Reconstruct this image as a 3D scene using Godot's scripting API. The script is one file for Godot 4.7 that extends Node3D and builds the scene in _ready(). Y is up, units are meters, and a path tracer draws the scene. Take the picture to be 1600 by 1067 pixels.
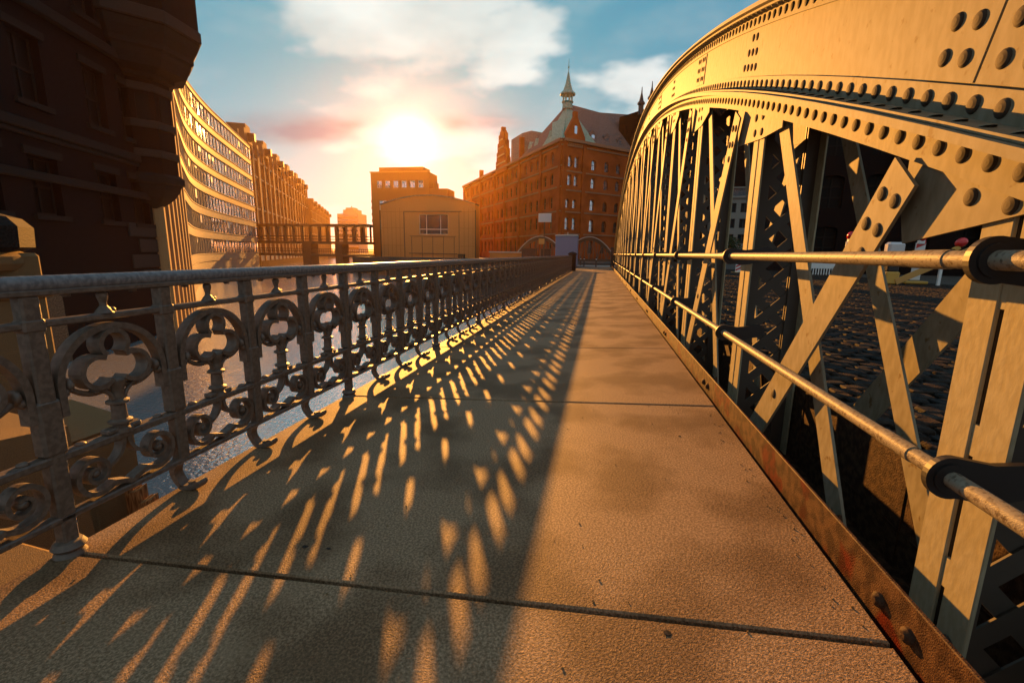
extends Node3D
# A canal bridge at sunset: cast-iron railing on the left, riveted steel arch truss on the right, warehouses along the water.
# The eye stands at x = 0, z = 0; the walkway runs along -z; its surface at x = 0 is y = 0.

const EYE := 1.121
const CROSSFALL := 0.0465
const RAIL_X := -2.05
const BAY := 0.537
const POST_Z0 := -1.325
const FRONT := 1.16          # front plane of the truss
const REAR := 1.60
const PANEL := 2.524
const PANEL_Z0 := -1.605
const ARC_Z := -20.6
const ARC_Y := -47.86
const ARC_R := 52.7
const WATER := -3.2
const HAZE := 0.00016

var rng := RandomNumberGenerator.new()
var used := {}
var mats := {}
var shapes := {}


# ---------------------------------------------------------------- mesh builder
class MB:
	var v := PackedVector3Array()
	var n := PackedVector3Array()

	func tri(a: Vector3, b: Vector3, c: Vector3) -> void:
		var k := (b - a).cross(c - a)
		if k.length_squared() < 1e-16:
			return
		k = k.normalized()
		v.append(a); v.append(c); v.append(b)
		n.append(k); n.append(k); n.append(k)

	func quad(a: Vector3, b: Vector3, c: Vector3, d: Vector3) -> void:
		tri(a, b, c)
		tri(a, c, d)

	func smooth_quad(a: Vector3, b: Vector3, c: Vector3, d: Vector3, na: Vector3, nb: Vector3, nc: Vector3, nd: Vector3) -> void:
		v.append(a); v.append(c); v.append(b)
		n.append(na); n.append(nc); n.append(nb)
		v.append(a); v.append(d); v.append(c)
		n.append(na); n.append(nd); n.append(nc)

	# eight corners: 0-3 the lower face, 4-7 the upper one, each counter-clockwise from above
	func hexa(p: Array) -> void:
		quad(p[3], p[2], p[1], p[0])
		quad(p[4], p[5], p[6], p[7])
		for i in 4:
			var j := (i + 1) % 4
			quad(p[i], p[j], p[j + 4], p[i + 4])

	func box(c: Vector3, s: Vector3, t := Transform3D()) -> void:
		var h := s / 2
		var p := []
		for y in [-1, 1]:
			for q in [Vector2(-1, 1), Vector2(1, 1), Vector2(1, -1), Vector2(-1, -1)]:
				p.append(t * (c + Vector3(q.x * h.x, y * h.y, q.y * h.z)))
		hexa(p)

	# box with its edges chamfered
	func chamfered(c: Vector3, s: Vector3, b: float, t := Transform3D()) -> void:
		var h := s / 2
		var g := func(x: int, y: int, z: int, k: int) -> Vector3:
			var p := Vector3(x * h.x, y * h.y, z * h.z)
			if k != 0: p.x -= x * b
			if k != 1: p.y -= y * b
			if k != 2: p.z -= z * b
			return t * (c + p)
		for s1 in [-1, 1]:
			_face(t, [g.call(s1, -1, -1, 0), g.call(s1, 1, -1, 0), g.call(s1, 1, 1, 0), g.call(s1, -1, 1, 0)], t.basis * Vector3(s1, 0, 0))
			_face(t, [g.call(-1, s1, -1, 1), g.call(1, s1, -1, 1), g.call(1, s1, 1, 1), g.call(-1, s1, 1, 1)], t.basis * Vector3(0, s1, 0))
			_face(t, [g.call(-1, -1, s1, 2), g.call(1, -1, s1, 2), g.call(1, 1, s1, 2), g.call(-1, 1, s1, 2)], t.basis * Vector3(0, 0, s1))
			for s2 in [-1, 1]:
				_face(t, [g.call(s1, s2, -1, 0), g.call(s1, s2, 1, 0), g.call(s1, s2, 1, 1), g.call(s1, s2, -1, 1)], t.basis * Vector3(s1, s2, 0))
				_face(t, [g.call(s1, -1, s2, 0), g.call(s1, 1, s2, 0), g.call(s1, 1, s2, 2), g.call(s1, -1, s2, 2)], t.basis * Vector3(s1, 0, s2))
				_face(t, [g.call(-1, s1, s2, 1), g.call(1, s1, s2, 1), g.call(1, s1, s2, 2), g.call(-1, s1, s2, 2)], t.basis * Vector3(0, s1, s2))
				for s3 in [-1, 1]:
					_face(t, [g.call(s1, s2, s3, 0), g.call(s1, s2, s3, 1), g.call(s1, s2, s3, 2)], t.basis * Vector3(s1, s2, s3))

	func _face(_t: Transform3D, p: Array, out: Vector3) -> void:
		if (p[1] - p[0]).cross(p[2] - p[0]).dot(out) < 0:
			p.reverse()
		for i in range(2, p.size()):
			tri(p[0], p[i - 1], p[i])

	# a polygon in the xy plane of t, from z = 0 to z = d
	func prism(poly: PackedVector2Array, d: float, t := Transform3D()) -> void:
		var q := poly
		if Geometry2D.is_polygon_clockwise(q):
			q = q.duplicate()
			q.reverse()
		var ids := Geometry2D.triangulate_polygon(q)
		for i in range(0, ids.size(), 3):
			var a := q[ids[i]]
			var b := q[ids[i + 1]]
			var c := q[ids[i + 2]]
			if (b - a).cross(c - a) < 0:
				var w := b
				b = c
				c = w
			tri(t * Vector3(a.x, a.y, d), t * Vector3(b.x, b.y, d), t * Vector3(c.x, c.y, d))
			tri(t * Vector3(a.x, a.y, 0), t * Vector3(c.x, c.y, 0), t * Vector3(b.x, b.y, 0))
		for i in q.size():
			var a := q[i]
			var b := q[(i + 1) % q.size()]
			quad(t * Vector3(a.x, a.y, 0), t * Vector3(b.x, b.y, 0), t * Vector3(b.x, b.y, d), t * Vector3(a.x, a.y, d))

	# a band of thickness w following a line in the xy plane of t, d deep along z and centred on it
	func band(line: PackedVector2Array, w: float, d: float, t := Transform3D(), w_end := -1.0) -> void:
		var m := line.size()
		var l := PackedVector2Array()
		var r := PackedVector2Array()
		for i in m:
			var dir := (line[mini(i + 1, m - 1)] - line[maxi(i - 1, 0)]).normalized()
			var side := Vector2(-dir.y, dir.x)
			var ww := w if w_end < 0 else lerpf(w, w_end, i / float(m - 1))
			l.append(line[i] + side * ww / 2)
			r.append(line[i] - side * ww / 2)
		var z := d / 2
		for i in m - 1:
			var a := l[i]; var b := l[i + 1]; var c := r[i + 1]; var e := r[i]
			quad(t * Vector3(e.x, e.y, z), t * Vector3(c.x, c.y, z), t * Vector3(b.x, b.y, z), t * Vector3(a.x, a.y, z))
			quad(t * Vector3(a.x, a.y, -z), t * Vector3(b.x, b.y, -z), t * Vector3(c.x, c.y, -z), t * Vector3(e.x, e.y, -z))
			quad(t * Vector3(a.x, a.y, z), t * Vector3(b.x, b.y, z), t * Vector3(b.x, b.y, -z), t * Vector3(a.x, a.y, -z))
			quad(t * Vector3(e.x, e.y, -z), t * Vector3(c.x, c.y, -z), t * Vector3(c.x, c.y, z), t * Vector3(e.x, e.y, z))
		for k in [0, m - 1]:
			var a := l[k]; var e := r[k]
			var s := 1.0 if k > 0 else -1.0
			if s > 0:
				quad(t * Vector3(a.x, a.y, z), t * Vector3(e.x, e.y, z), t * Vector3(e.x, e.y, -z), t * Vector3(a.x, a.y, -z))
			else:
				quad(t * Vector3(e.x, e.y, z), t * Vector3(a.x, a.y, z), t * Vector3(a.x, a.y, -z), t * Vector3(e.x, e.y, -z))

	func tube(pts: Array, r: float, seg := 10, r_end := -1.0) -> void:
		var m := pts.size()
		var rings := []
		var nrm := []
		var up := Vector3.UP
		for i in m:
			var dir: Vector3 = (pts[mini(i + 1, m - 1)] - pts[maxi(i - 1, 0)]).normalized()
			if absf(dir.dot(up)) > 0.95:
				up = Vector3.RIGHT if absf(dir.x) < 0.9 else Vector3.FORWARD
			var x := dir.cross(up).normalized()
			var y := x.cross(dir)
			var ring := []
			var nn := []
			var rr := r if r_end < 0 else lerpf(r, r_end, i / float(m - 1))
			for k in seg:
				var a := TAU * k / seg
				var o := x * cos(a) + y * sin(a)
				ring.append(pts[i] + o * rr)
				nn.append(o)
			rings.append(ring)
			nrm.append(nn)
		for i in m - 1:
			for k in seg:
				var j := (k + 1) % seg
				smooth_quad(rings[i][j], rings[i][k], rings[i + 1][k], rings[i + 1][j], nrm[i][j], nrm[i][k], nrm[i + 1][k], nrm[i + 1][j])
		for k in range(1, seg - 1):
			tri(rings[0][0], rings[0][k], rings[0][k + 1])
			tri(rings[m - 1][0], rings[m - 1][k + 1], rings[m - 1][k])

	# profile of (radius, height), turned about the y axis of t
	func lathe(prof: Array, seg: int, t := Transform3D(), smooth := true) -> void:
		for i in prof.size() - 1:
			var p: Vector2 = prof[i]
			var q: Vector2 = prof[i + 1]
			var e := (q - p).normalized()
			var nr := Vector2(e.y, -e.x)
			for k in seg:
				var a := TAU * k / seg
				var b := TAU * (k + 1) / seg
				var ca := Vector3(sin(a), 0, cos(a))
				var cb := Vector3(sin(b), 0, cos(b))
				var na := t.basis * (ca * nr.x + Vector3.UP * nr.y)
				var nb := t.basis * (cb * nr.x + Vector3.UP * nr.y)
				var a0 := t * (ca * p.x + Vector3.UP * p.y)
				var b0 := t * (cb * p.x + Vector3.UP * p.y)
				var b1 := t * (cb * q.x + Vector3.UP * q.y)
				var a1 := t * (ca * q.x + Vector3.UP * q.y)
				if smooth:
					na = na.normalized()
					nb = nb.normalized()
					if p.x > 1e-5:
						v.append(a0); v.append(b1); v.append(b0)
						n.append(na); n.append(nb); n.append(nb)
					if q.x > 1e-5:
						v.append(a0); v.append(a1); v.append(b1)
						n.append(na); n.append(na); n.append(nb)
				else:
					quad(a0, b0, b1, a1)

	func sphere(c: Vector3, r: Vector3, seg := 12, rows := 8, up_only := false) -> void:
		var prev := []
		var lo := 0.0 if up_only else -PI / 2
		for i in rows + 1:
			var e := lerpf(lo, PI / 2, i / float(rows))
			var ring := []
			for k in seg:
				var a := TAU * k / seg
				ring.append(Vector3(cos(e) * sin(a), sin(e), cos(e) * cos(a)))
			if i > 0:
				for k in seg:
					var j := (k + 1) % seg
					smooth_quad(c + prev[k] * r, c + prev[j] * r, c + ring[j] * r, c + ring[k] * r, (prev[k] / r).normalized(), (prev[j] / r).normalized(), (ring[j] / r).normalized(), (ring[k] / r).normalized())
			prev = ring

	func mesh() -> ArrayMesh:
		var m := ArrayMesh.new()
		if v.is_empty():
			return m
		var arr := []
		arr.resize(Mesh.ARRAY_MAX)
		arr[Mesh.ARRAY_VERTEX] = v
		arr[Mesh.ARRAY_NORMAL] = n
		m.add_surface_from_arrays(Mesh.PRIMITIVE_TRIANGLES, arr)
		return m


# ---------------------------------------------------------------- naming and placing
func numbered(called: String, parent: Node) -> String:
	var key := "%d/%s" % [parent.get_instance_id(), called]
	var k: int = used.get(key, 0)
	used[key] = k + 1
	return called if k == 0 else "%s_%03d" % [called, k]


func tag(o: Node, label: String, category: String, group := "") -> Node:
	o.set_meta("label", label)
	o.set_meta("category", category)
	if group:
		o.set_meta("group", group)
	return o


func thing(called: String, label: String, category: String, at := Vector3.ZERO, turn := 0.0, group := "") -> Node3D:
	var o := Node3D.new()
	o.name = numbered(called, self)
	add_child(o, true)
	o.position = at
	o.rotation.y = turn
	tag(o, label, category, group)
	return o


# one named mesh under parent
func part(called: String, mesh: Mesh, mat: Material, parent: Node = null, t := Transform3D()) -> MeshInstance3D:
	var p: Node = parent if parent else self
	var o := MeshInstance3D.new()
	o.name = numbered(called, p)
	o.mesh = mesh
	o.material_override = mat
	p.add_child(o, true)
	o.transform = t
	return o


func built(called: String, b: MB, mat: Material, parent: Node = null, t := Transform3D()) -> MeshInstance3D:
	return part(called, b.mesh(), mat, parent, t)


func structure(o: Node) -> Node:
	o.set_meta("kind", "structure")
	return o


func stuff(o: Node) -> Node:
	o.set_meta("kind", "stuff")
	return o


func copies(called: String, mesh: Mesh, mat: Material, places: Array, parent: Node = null) -> Node:
	var p: Node = parent if parent else self
	var mm := MultiMesh.new()
	mm.transform_format = MultiMesh.TRANSFORM_3D
	mm.mesh = mesh
	mm.instance_count = places.size()
	for i in places.size():
		mm.set_instance_transform(i, places[i])
	var o := MultiMeshInstance3D.new()
	o.name = numbered(called, p)
	o.multimesh = mm
	o.material_override = mat
	p.add_child(o, true)
	return stuff(o)


func facing(x: Vector3, origin: Vector3) -> Transform3D:   # x to the right, y up, z out of the wall
	return Transform3D(Basis(x, Vector3.UP, x.cross(Vector3.UP)), origin)


# ---------------------------------------------------------------- materials
func noise(freq: float, octaves := 4, kind := FastNoiseLite.TYPE_SIMPLEX_SMOOTH, sd := 1) -> FastNoiseLite:
	var f := FastNoiseLite.new()
	f.noise_type = kind
	f.frequency = freq
	f.fractal_octaves = octaves
	f.seed = sd
	return f


func ramp(a: Color, b: Color, lo := 0.3, hi := 0.7, mid := Color(0, 0, 0, 0)) -> Gradient:
	var g := Gradient.new()
	g.set_color(0, a)
	g.set_offset(0, lo)
	g.set_color(1, b)
	g.set_offset(1, hi)
	if mid.a > 0:
		g.add_point((lo + hi) / 2, mid)
	return g


func lin(r: float, g: float, b: float) -> Color:
	return Color(r, g, b).linear_to_srgb()


func tex(f: FastNoiseLite, size: int, g: Gradient = null, normal := 0.0) -> NoiseTexture2D:
	var t := NoiseTexture2D.new()
	t.width = size
	t.height = size
	t.seamless = true
	t.noise = f
	if g:
		t.color_ramp = g
	if normal > 0:
		t.as_normal_map = true
		t.bump_strength = normal
	return t


# albedo between two linear colours by noise, laid on in world space; scale = repeats per metre
func surface(called: String, a: Color, b: Color, rough: float, scale: float, f: FastNoiseLite, bump: FastNoiseLite = null, bump_amount := 1.0, lo := 0.3, hi := 0.7, size := 512, metal := 0.0) -> StandardMaterial3D:
	var m := StandardMaterial3D.new()
	m.resource_name = called
	m.albedo_texture = tex(f, size, ramp(a, b, lo, hi))
	m.roughness = rough
	m.metallic = metal
	m.metallic_specular = 0.25
	m.uv1_triplanar = true
	m.uv1_world_triplanar = true
	m.uv1_scale = Vector3.ONE * scale
	if bump:
		m.normal_enabled = true
		m.normal_texture = tex(bump, size, null, 6.0)
		m.normal_scale = bump_amount
	mats[called] = m
	return m


func plain(called: String, c: Color, rough := 0.6, metal := 0.0) -> StandardMaterial3D:
	var m := StandardMaterial3D.new()
	m.resource_name = called
	m.albedo_color = c
	m.roughness = rough
	m.metallic = metal
	mats[called] = m
	return m


func add_detail(m: StandardMaterial3D, f: FastNoiseLite, g: Gradient, scale: float) -> void:   # a second, coarser pattern multiplied in
	m.detail_enabled = true
	m.detail_blend_mode = BaseMaterial3D.BLEND_MODE_MUL
	m.detail_uv_layer = BaseMaterial3D.DETAIL_UV_2
	m.detail_albedo = tex(f, 512, g)
	m.uv2_triplanar = true
	m.uv2_world_triplanar = true
	m.uv2_scale = Vector3.ONE * scale


func make_materials() -> void:
	var fine := noise(0.09, 5, FastNoiseLite.TYPE_SIMPLEX_SMOOTH, 3)
	var grain := noise(0.30, 3, FastNoiseLite.TYPE_SIMPLEX, 5)
	var wide := noise(0.008, 5, FastNoiseLite.TYPE_SIMPLEX_SMOOTH, 7)
	var cells := noise(0.05, 3, FastNoiseLite.TYPE_CELLULAR, 9)
	var mid := noise(0.02, 5, FastNoiseLite.TYPE_SIMPLEX_SMOOTH, 11)
	var rough_mix := noise(0.07, 6, FastNoiseLite.TYPE_SIMPLEX, 61)
	rough_mix.fractal_gain = 0.74
	var grit := noise(0.10, 6, FastNoiseLite.TYPE_SIMPLEX, 67)
	grit.fractal_gain = 0.8
	var m: StandardMaterial3D
	m = surface("deck_concrete", lin(0.135, 0.087, 0.045), lin(0.43, 0.292, 0.172), 0.60, 0.45, rough_mix, grit, 0.5, 0.24, 0.76, 2048)
	add_detail(m, noise(0.011, 5, FastNoiseLite.TYPE_SIMPLEX_SMOOTH, 21), ramp(lin(0.55, 0.50, 0.45), lin(1, 1, 1), 0.24, 0.60), 0.23)
	m = surface("iron_paint", lin(0.085, 0.062, 0.043), lin(0.135, 0.102, 0.074), 0.45, 3.0, mid, grain, 0.3)
	m.metallic_specular = 0.5
	m = surface("rail_top_paint", lin(0.12, 0.12, 0.12), lin(0.20, 0.20, 0.20), 0.25, 3.0, mid, grain, 0.15)
	m = surface("truss_paint", lin(0.190, 0.170, 0.112), lin(0.248, 0.230, 0.168), 0.66, 0.45, mid, null, 1.0, 0.2, 0.8, 1024)
	m.uv1_scale = Vector3(0.8, 0.35, 0.8)
	add_detail(m, noise(0.02, 5, FastNoiseLite.TYPE_SIMPLEX_SMOOTH, 31), ramp(lin(0.60, 0.46, 0.30), lin(1, 1, 1), 0.08, 0.20), 0.8)
	m = surface("post_paint", lin(0.275, 0.248, 0.155), lin(0.310, 0.285, 0.190), 0.68, 1.0, mid, mid, 0.16)
	m.uv1_scale = Vector3(3.0, 1.2, 3.0)
	m = surface("pipe_paint", lin(0.09, 0.065, 0.04), lin(0.25, 0.22, 0.165), 0.5, 4.0, mid, fine, 0.3, 0.22, 0.42)
	m = surface("kerb_rust", lin(0.035, 0.016, 0.009), lin(0.085, 0.045, 0.022), 0.6, 1.1, mid, grain, 0.25, 0.3, 0.65)
	add_detail(m, noise(0.012, 3, FastNoiseLite.TYPE_SIMPLEX_SMOOTH, 41), ramp(lin(1, 0.12, 0.07), lin(1, 1, 1), 0.30, 0.38), 0.35)
	m = surface("rusty_steel", lin(0.030, 0.015, 0.009), lin(0.07, 0.040, 0.022), 0.7, 1.5, mid, fine, 0.3)
	m = surface("granite", lin(0.07, 0.045, 0.022), lin(0.50, 0.33, 0.15), 0.8, 2.6, noise(0.13, 4, FastNoiseLite.TYPE_SIMPLEX, 15), grain, 1.5, 0.25, 0.75)
	m = surface("weathered_wood", lin(0.16, 0.08, 0.03), lin(0.46, 0.27, 0.11), 0.8, 1.2, mid, grain, 1.0)
	m.uv1_scale = Vector3(6, 0.5, 6)
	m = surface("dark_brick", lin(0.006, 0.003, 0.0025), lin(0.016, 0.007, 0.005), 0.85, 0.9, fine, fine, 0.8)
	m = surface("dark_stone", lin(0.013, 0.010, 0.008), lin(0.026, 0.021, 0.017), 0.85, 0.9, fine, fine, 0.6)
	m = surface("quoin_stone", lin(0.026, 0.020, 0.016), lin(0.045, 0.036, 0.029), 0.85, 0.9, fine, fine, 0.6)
	m = surface("sunlit_brick", lin(0.25, 0.14, 0.06), lin(0.42, 0.26, 0.12), 0.85, 0.5, fine, fine, 0.8)  # golden copy of the house brick, sunlight on the canal side put into colour
	m = surface("red_brick", lin(0.30, 0.058, 0.014), lin(0.46, 0.112, 0.032), 0.85, 0.4, fine, fine, 0.6)
	add_detail(m, wide, ramp(lin(0.62, 0.58, 0.55), lin(1, 1, 1), 0.3, 0.6), 0.05)
	m = surface("red_trim", lin(0.20, 0.10, 0.06), lin(0.32, 0.18, 0.11), 0.85, 0.4, fine)
	m = surface("warehouse_brick", lin(0.20, 0.09, 0.04), lin(0.34, 0.17, 0.08), 0.85, 0.3, fine, fine, 0.5)
	m = surface("warehouse_trim", lin(0.42, 0.28, 0.14), lin(0.60, 0.44, 0.24), 0.8, 0.3, fine)
	m = surface("pale_concrete", lin(0.16, 0.125, 0.09), lin(0.235, 0.19, 0.145), 0.8, 0.3, fine, fine, 0.3)
	m = surface("tile_band", lin(0.14, 0.065, 0.025), lin(0.27, 0.14, 0.055), 0.7, 0.6, fine)
	m = surface("hall_wall", lin(0.60, 0.26, 0.085), lin(0.72, 0.33, 0.11), 0.8, 0.15, fine, fine, 0.3)  # orange sun haze in front of the hall put into its wall colour
	m = surface("block_brick", lin(0.44, 0.16, 0.045), lin(0.56, 0.22, 0.065), 0.85, 0.3, fine, fine, 0.3)  # tinted orange as well, for the sun haze over the block
	m = surface("copper_roof", lin(0.15, 0.27, 0.20), lin(0.27, 0.42, 0.32), 0.6, 0.3, mid)
	m = surface("roof_tiles", lin(0.12, 0.075, 0.060), lin(0.21, 0.15, 0.125), 0.75, 0.4, mid, fine, 0.6)
	m = surface("grey_roof", lin(0.16, 0.14, 0.12), lin(0.24, 0.21, 0.18), 0.7, 0.3, mid)
	m = surface("office_stone", lin(0.20, 0.18, 0.15), lin(0.30, 0.28, 0.24), 0.8, 0.3, fine)
	m = surface("cobble_stone", lin(0.018, 0.012, 0.008), lin(0.050, 0.036, 0.025), 0.72, 1.1, mid, fine, 0.6)
	m = surface("cobble_brown", lin(0.018, 0.011, 0.007), lin(0.046, 0.029, 0.018), 0.75, 1.1, mid, fine, 0.6)
	m = surface("cobble_grey", lin(0.012, 0.010, 0.008), lin(0.034, 0.029, 0.024), 0.68, 1.1, mid, fine, 0.6)
	m = surface("joint_sand", lin(0.02, 0.017, 0.014), lin(0.05, 0.042, 0.034), 0.9, 1.5, fine)
	m = surface("street_asphalt", lin(0.06, 0.05, 0.042), lin(0.13, 0.11, 0.09), 0.7, 0.5, fine, grain, 0.7)
	m = surface("quay_wall", lin(0.08, 0.05, 0.03), lin(0.18, 0.12, 0.07), 0.85, 0.3, fine, fine, 0.6)
	m = surface("leaf_mass", lin(0.03, 0.045, 0.015), lin(0.07, 0.09, 0.03), 0.7, 1.0, fine)
	m = surface("steel_brown", lin(0.09, 0.055, 0.035), lin(0.15, 0.095, 0.06), 0.6, 0.6, fine)
	plain("window_glass", lin(0.62, 0.70, 0.76), 0.06, 0.85)
	plain("bright_glass", lin(0.95, 0.97, 1.0), 0.14, 0.95)
	plain("dim_glass", lin(0.03, 0.03, 0.03), 0.08)
	plain("window_white", lin(0.62, 0.57, 0.50), 0.5)
	plain("window_dark", lin(0.05, 0.04, 0.035), 0.6)
	plain("dark_iron", lin(0.012, 0.010, 0.009), 0.5)
	plain("inner_shade_paint", lin(0.05, 0.040, 0.028), 0.6)  # truss paint darkened: shade of the unlit inner faces put into the colour
	plain("rivet_shade_paint", lin(0.040, 0.028, 0.016), 0.8)  # same paint as the plates, darkened to put shade on the heads
	plain("black_glass", lin(0.008, 0.007, 0.006), 0.35).metallic_specular = 0.15
	plain("rivet_iron", lin(0.14, 0.09, 0.055), 0.5)
	plain("joint_tar", lin(0.012, 0.010, 0.009), 0.7)
	plain("signal_red", lin(0.55, 0.02, 0.015), 0.35)
	plain("barrier_white", lin(0.72, 0.70, 0.66), 0.45)
	plain("lamp_red", lin(0.62, 0.025, 0.02), 0.15)
	plain("lamp_yellow", lin(0.55, 0.30, 0.04), 0.4)
	plain("board_orange", lin(0.55, 0.27, 0.06), 0.6)
	plain("cabin_blue", lin(0.15, 0.19, 0.29), 0.55)
	plain("sign_face", lin(0.55, 0.52, 0.50), 0.4)
	plain("pavement_pale", lin(0.40, 0.36, 0.31), 0.7)
	var w := StandardMaterial3D.new()
	w.resource_name = "canal_water"
	w.albedo_color = lin(0.70, 0.69, 0.67)
	w.metallic = 0.62
	w.roughness = 0.05
	w.metallic_specular = 0.7
	w.uv1_triplanar = true
	w.uv1_world_triplanar = true
	w.uv1_scale = Vector3(0.27, 0.27, 0.27)
	w.normal_enabled = true
	w.normal_texture = tex(noise(0.022, 5, FastNoiseLite.TYPE_SIMPLEX_SMOOTH, 51), 1024, null, 9.0)
	w.normal_scale = 0.32
	mats["canal_water"] = w


# ---------------------------------------------------------------- the walkway and its railing
const SIDE := Basis(Vector3(0, 0, -1), Vector3.UP, Vector3.RIGHT)   # local x runs along the bridge, local z across it towards the walkway

func deck_y(x: float) -> float:
	return CROSSFALL * x


func walkway() -> void:
	var b := MB.new()
	var x0 := RAIL_X - 0.045
	var x1 := 0.872
	b.hexa([Vector3(x0 + 0.02, -0.42, 2.5), Vector3(x1, -0.30, 2.5), Vector3(x1, -0.30, -42), Vector3(x0 + 0.02, -0.42, -42), Vector3(x0 + 0.02, deck_y(x0) - 0.03, 2.5), Vector3(x1, deck_y(x1) - 0.03, 2.5), Vector3(x1, deck_y(x1) - 0.03, -42), Vector3(x0 + 0.02, deck_y(x0) - 0.03, -42)])
	var base := structure(built("walkway_base", b, mats.joint_tar))
	for i in range(-1, 19):
		var za := POST_Z0 - 4 * BAY * (i - 1) - 0.009 if i > -1 else 2.5
		var zb := POST_Z0 - 4 * BAY * i + 0.009 if i < 18 else -42.0
		var s := MB.new()
		var lift := rng.randf_range(-0.002, 0.002)
		var c := 0.006
		s.hexa([Vector3(x0, deck_y(x0) - 0.11, za), Vector3(x1, deck_y(x1) - 0.11, za), Vector3(x1, deck_y(x1) - 0.11, zb), Vector3(x0, deck_y(x0) - 0.11, zb), Vector3(x0, deck_y(x0) - c + lift, za), Vector3(x1, deck_y(x1) - c + lift, za), Vector3(x1, deck_y(x1) - c + lift, zb), Vector3(x0, deck_y(x0) - c + lift, zb)])
		s.hexa([Vector3(x0, deck_y(x0) - c + lift, za), Vector3(x1, deck_y(x1) - c + lift, za), Vector3(x1, deck_y(x1) - c + lift, zb), Vector3(x0, deck_y(x0) - c + lift, zb), Vector3(x0 + c, deck_y(x0) + lift, za - c), Vector3(x1 - c, deck_y(x1) + lift, za - c), Vector3(x1 - c, deck_y(x1) + lift, zb + c), Vector3(x0 + c, deck_y(x0) + lift, zb + c)])
		built("slab", s, mats.deck_concrete, base)
	# grit and small stones lying on the concrete
	var pebble := MB.new()
	pebble.sphere(Vector3.ZERO, Vector3(1, 0.6, 0.8), 6, 3)
	var places := []
	for i in 420:
		var x := rng.randf_range(-1.9, 0.84)
		if rng.randf() < 0.45:
			x = 0.84 - absf(rng.randfn(0, 0.05))
		var z := -0.3 - pow(rng.randf(), 1.6) * 9.0
		var r := rng.randf_range(0.002, 0.0055)
		places.append(Transform3D(Basis.from_euler(Vector3(0, rng.randf() * TAU, 0)).scaled(Vector3.ONE * r), Vector3(x, deck_y(x) + r * 0.3, z)))
	copies("grit", pebble.mesh(), mats.granite, places)
	var blot := MB.new()
	blot.lathe([Vector2(1.0, 0.0), Vector2(0.8, 0.06), Vector2(0.0, 0.08)], 9)
	places = []
	for i in 22:
		var x := rng.randf_range(-1.8, 0.75)
		var z := -0.6 - pow(rng.randf(), 1.4) * 14.0
		var r := rng.randf_range(0.006, 0.015)
		places.append(Transform3D(Basis.from_euler(Vector3(0, rng.randf() * TAU, 0.0465)).scaled(Vector3(r, 0.012, r * rng.randf_range(0.6, 1.0))), Vector3(x, deck_y(x) + 0.0006, z)))
	copies("gum_spots", blot.mesh(), mats.joint_sand, places)


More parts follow.
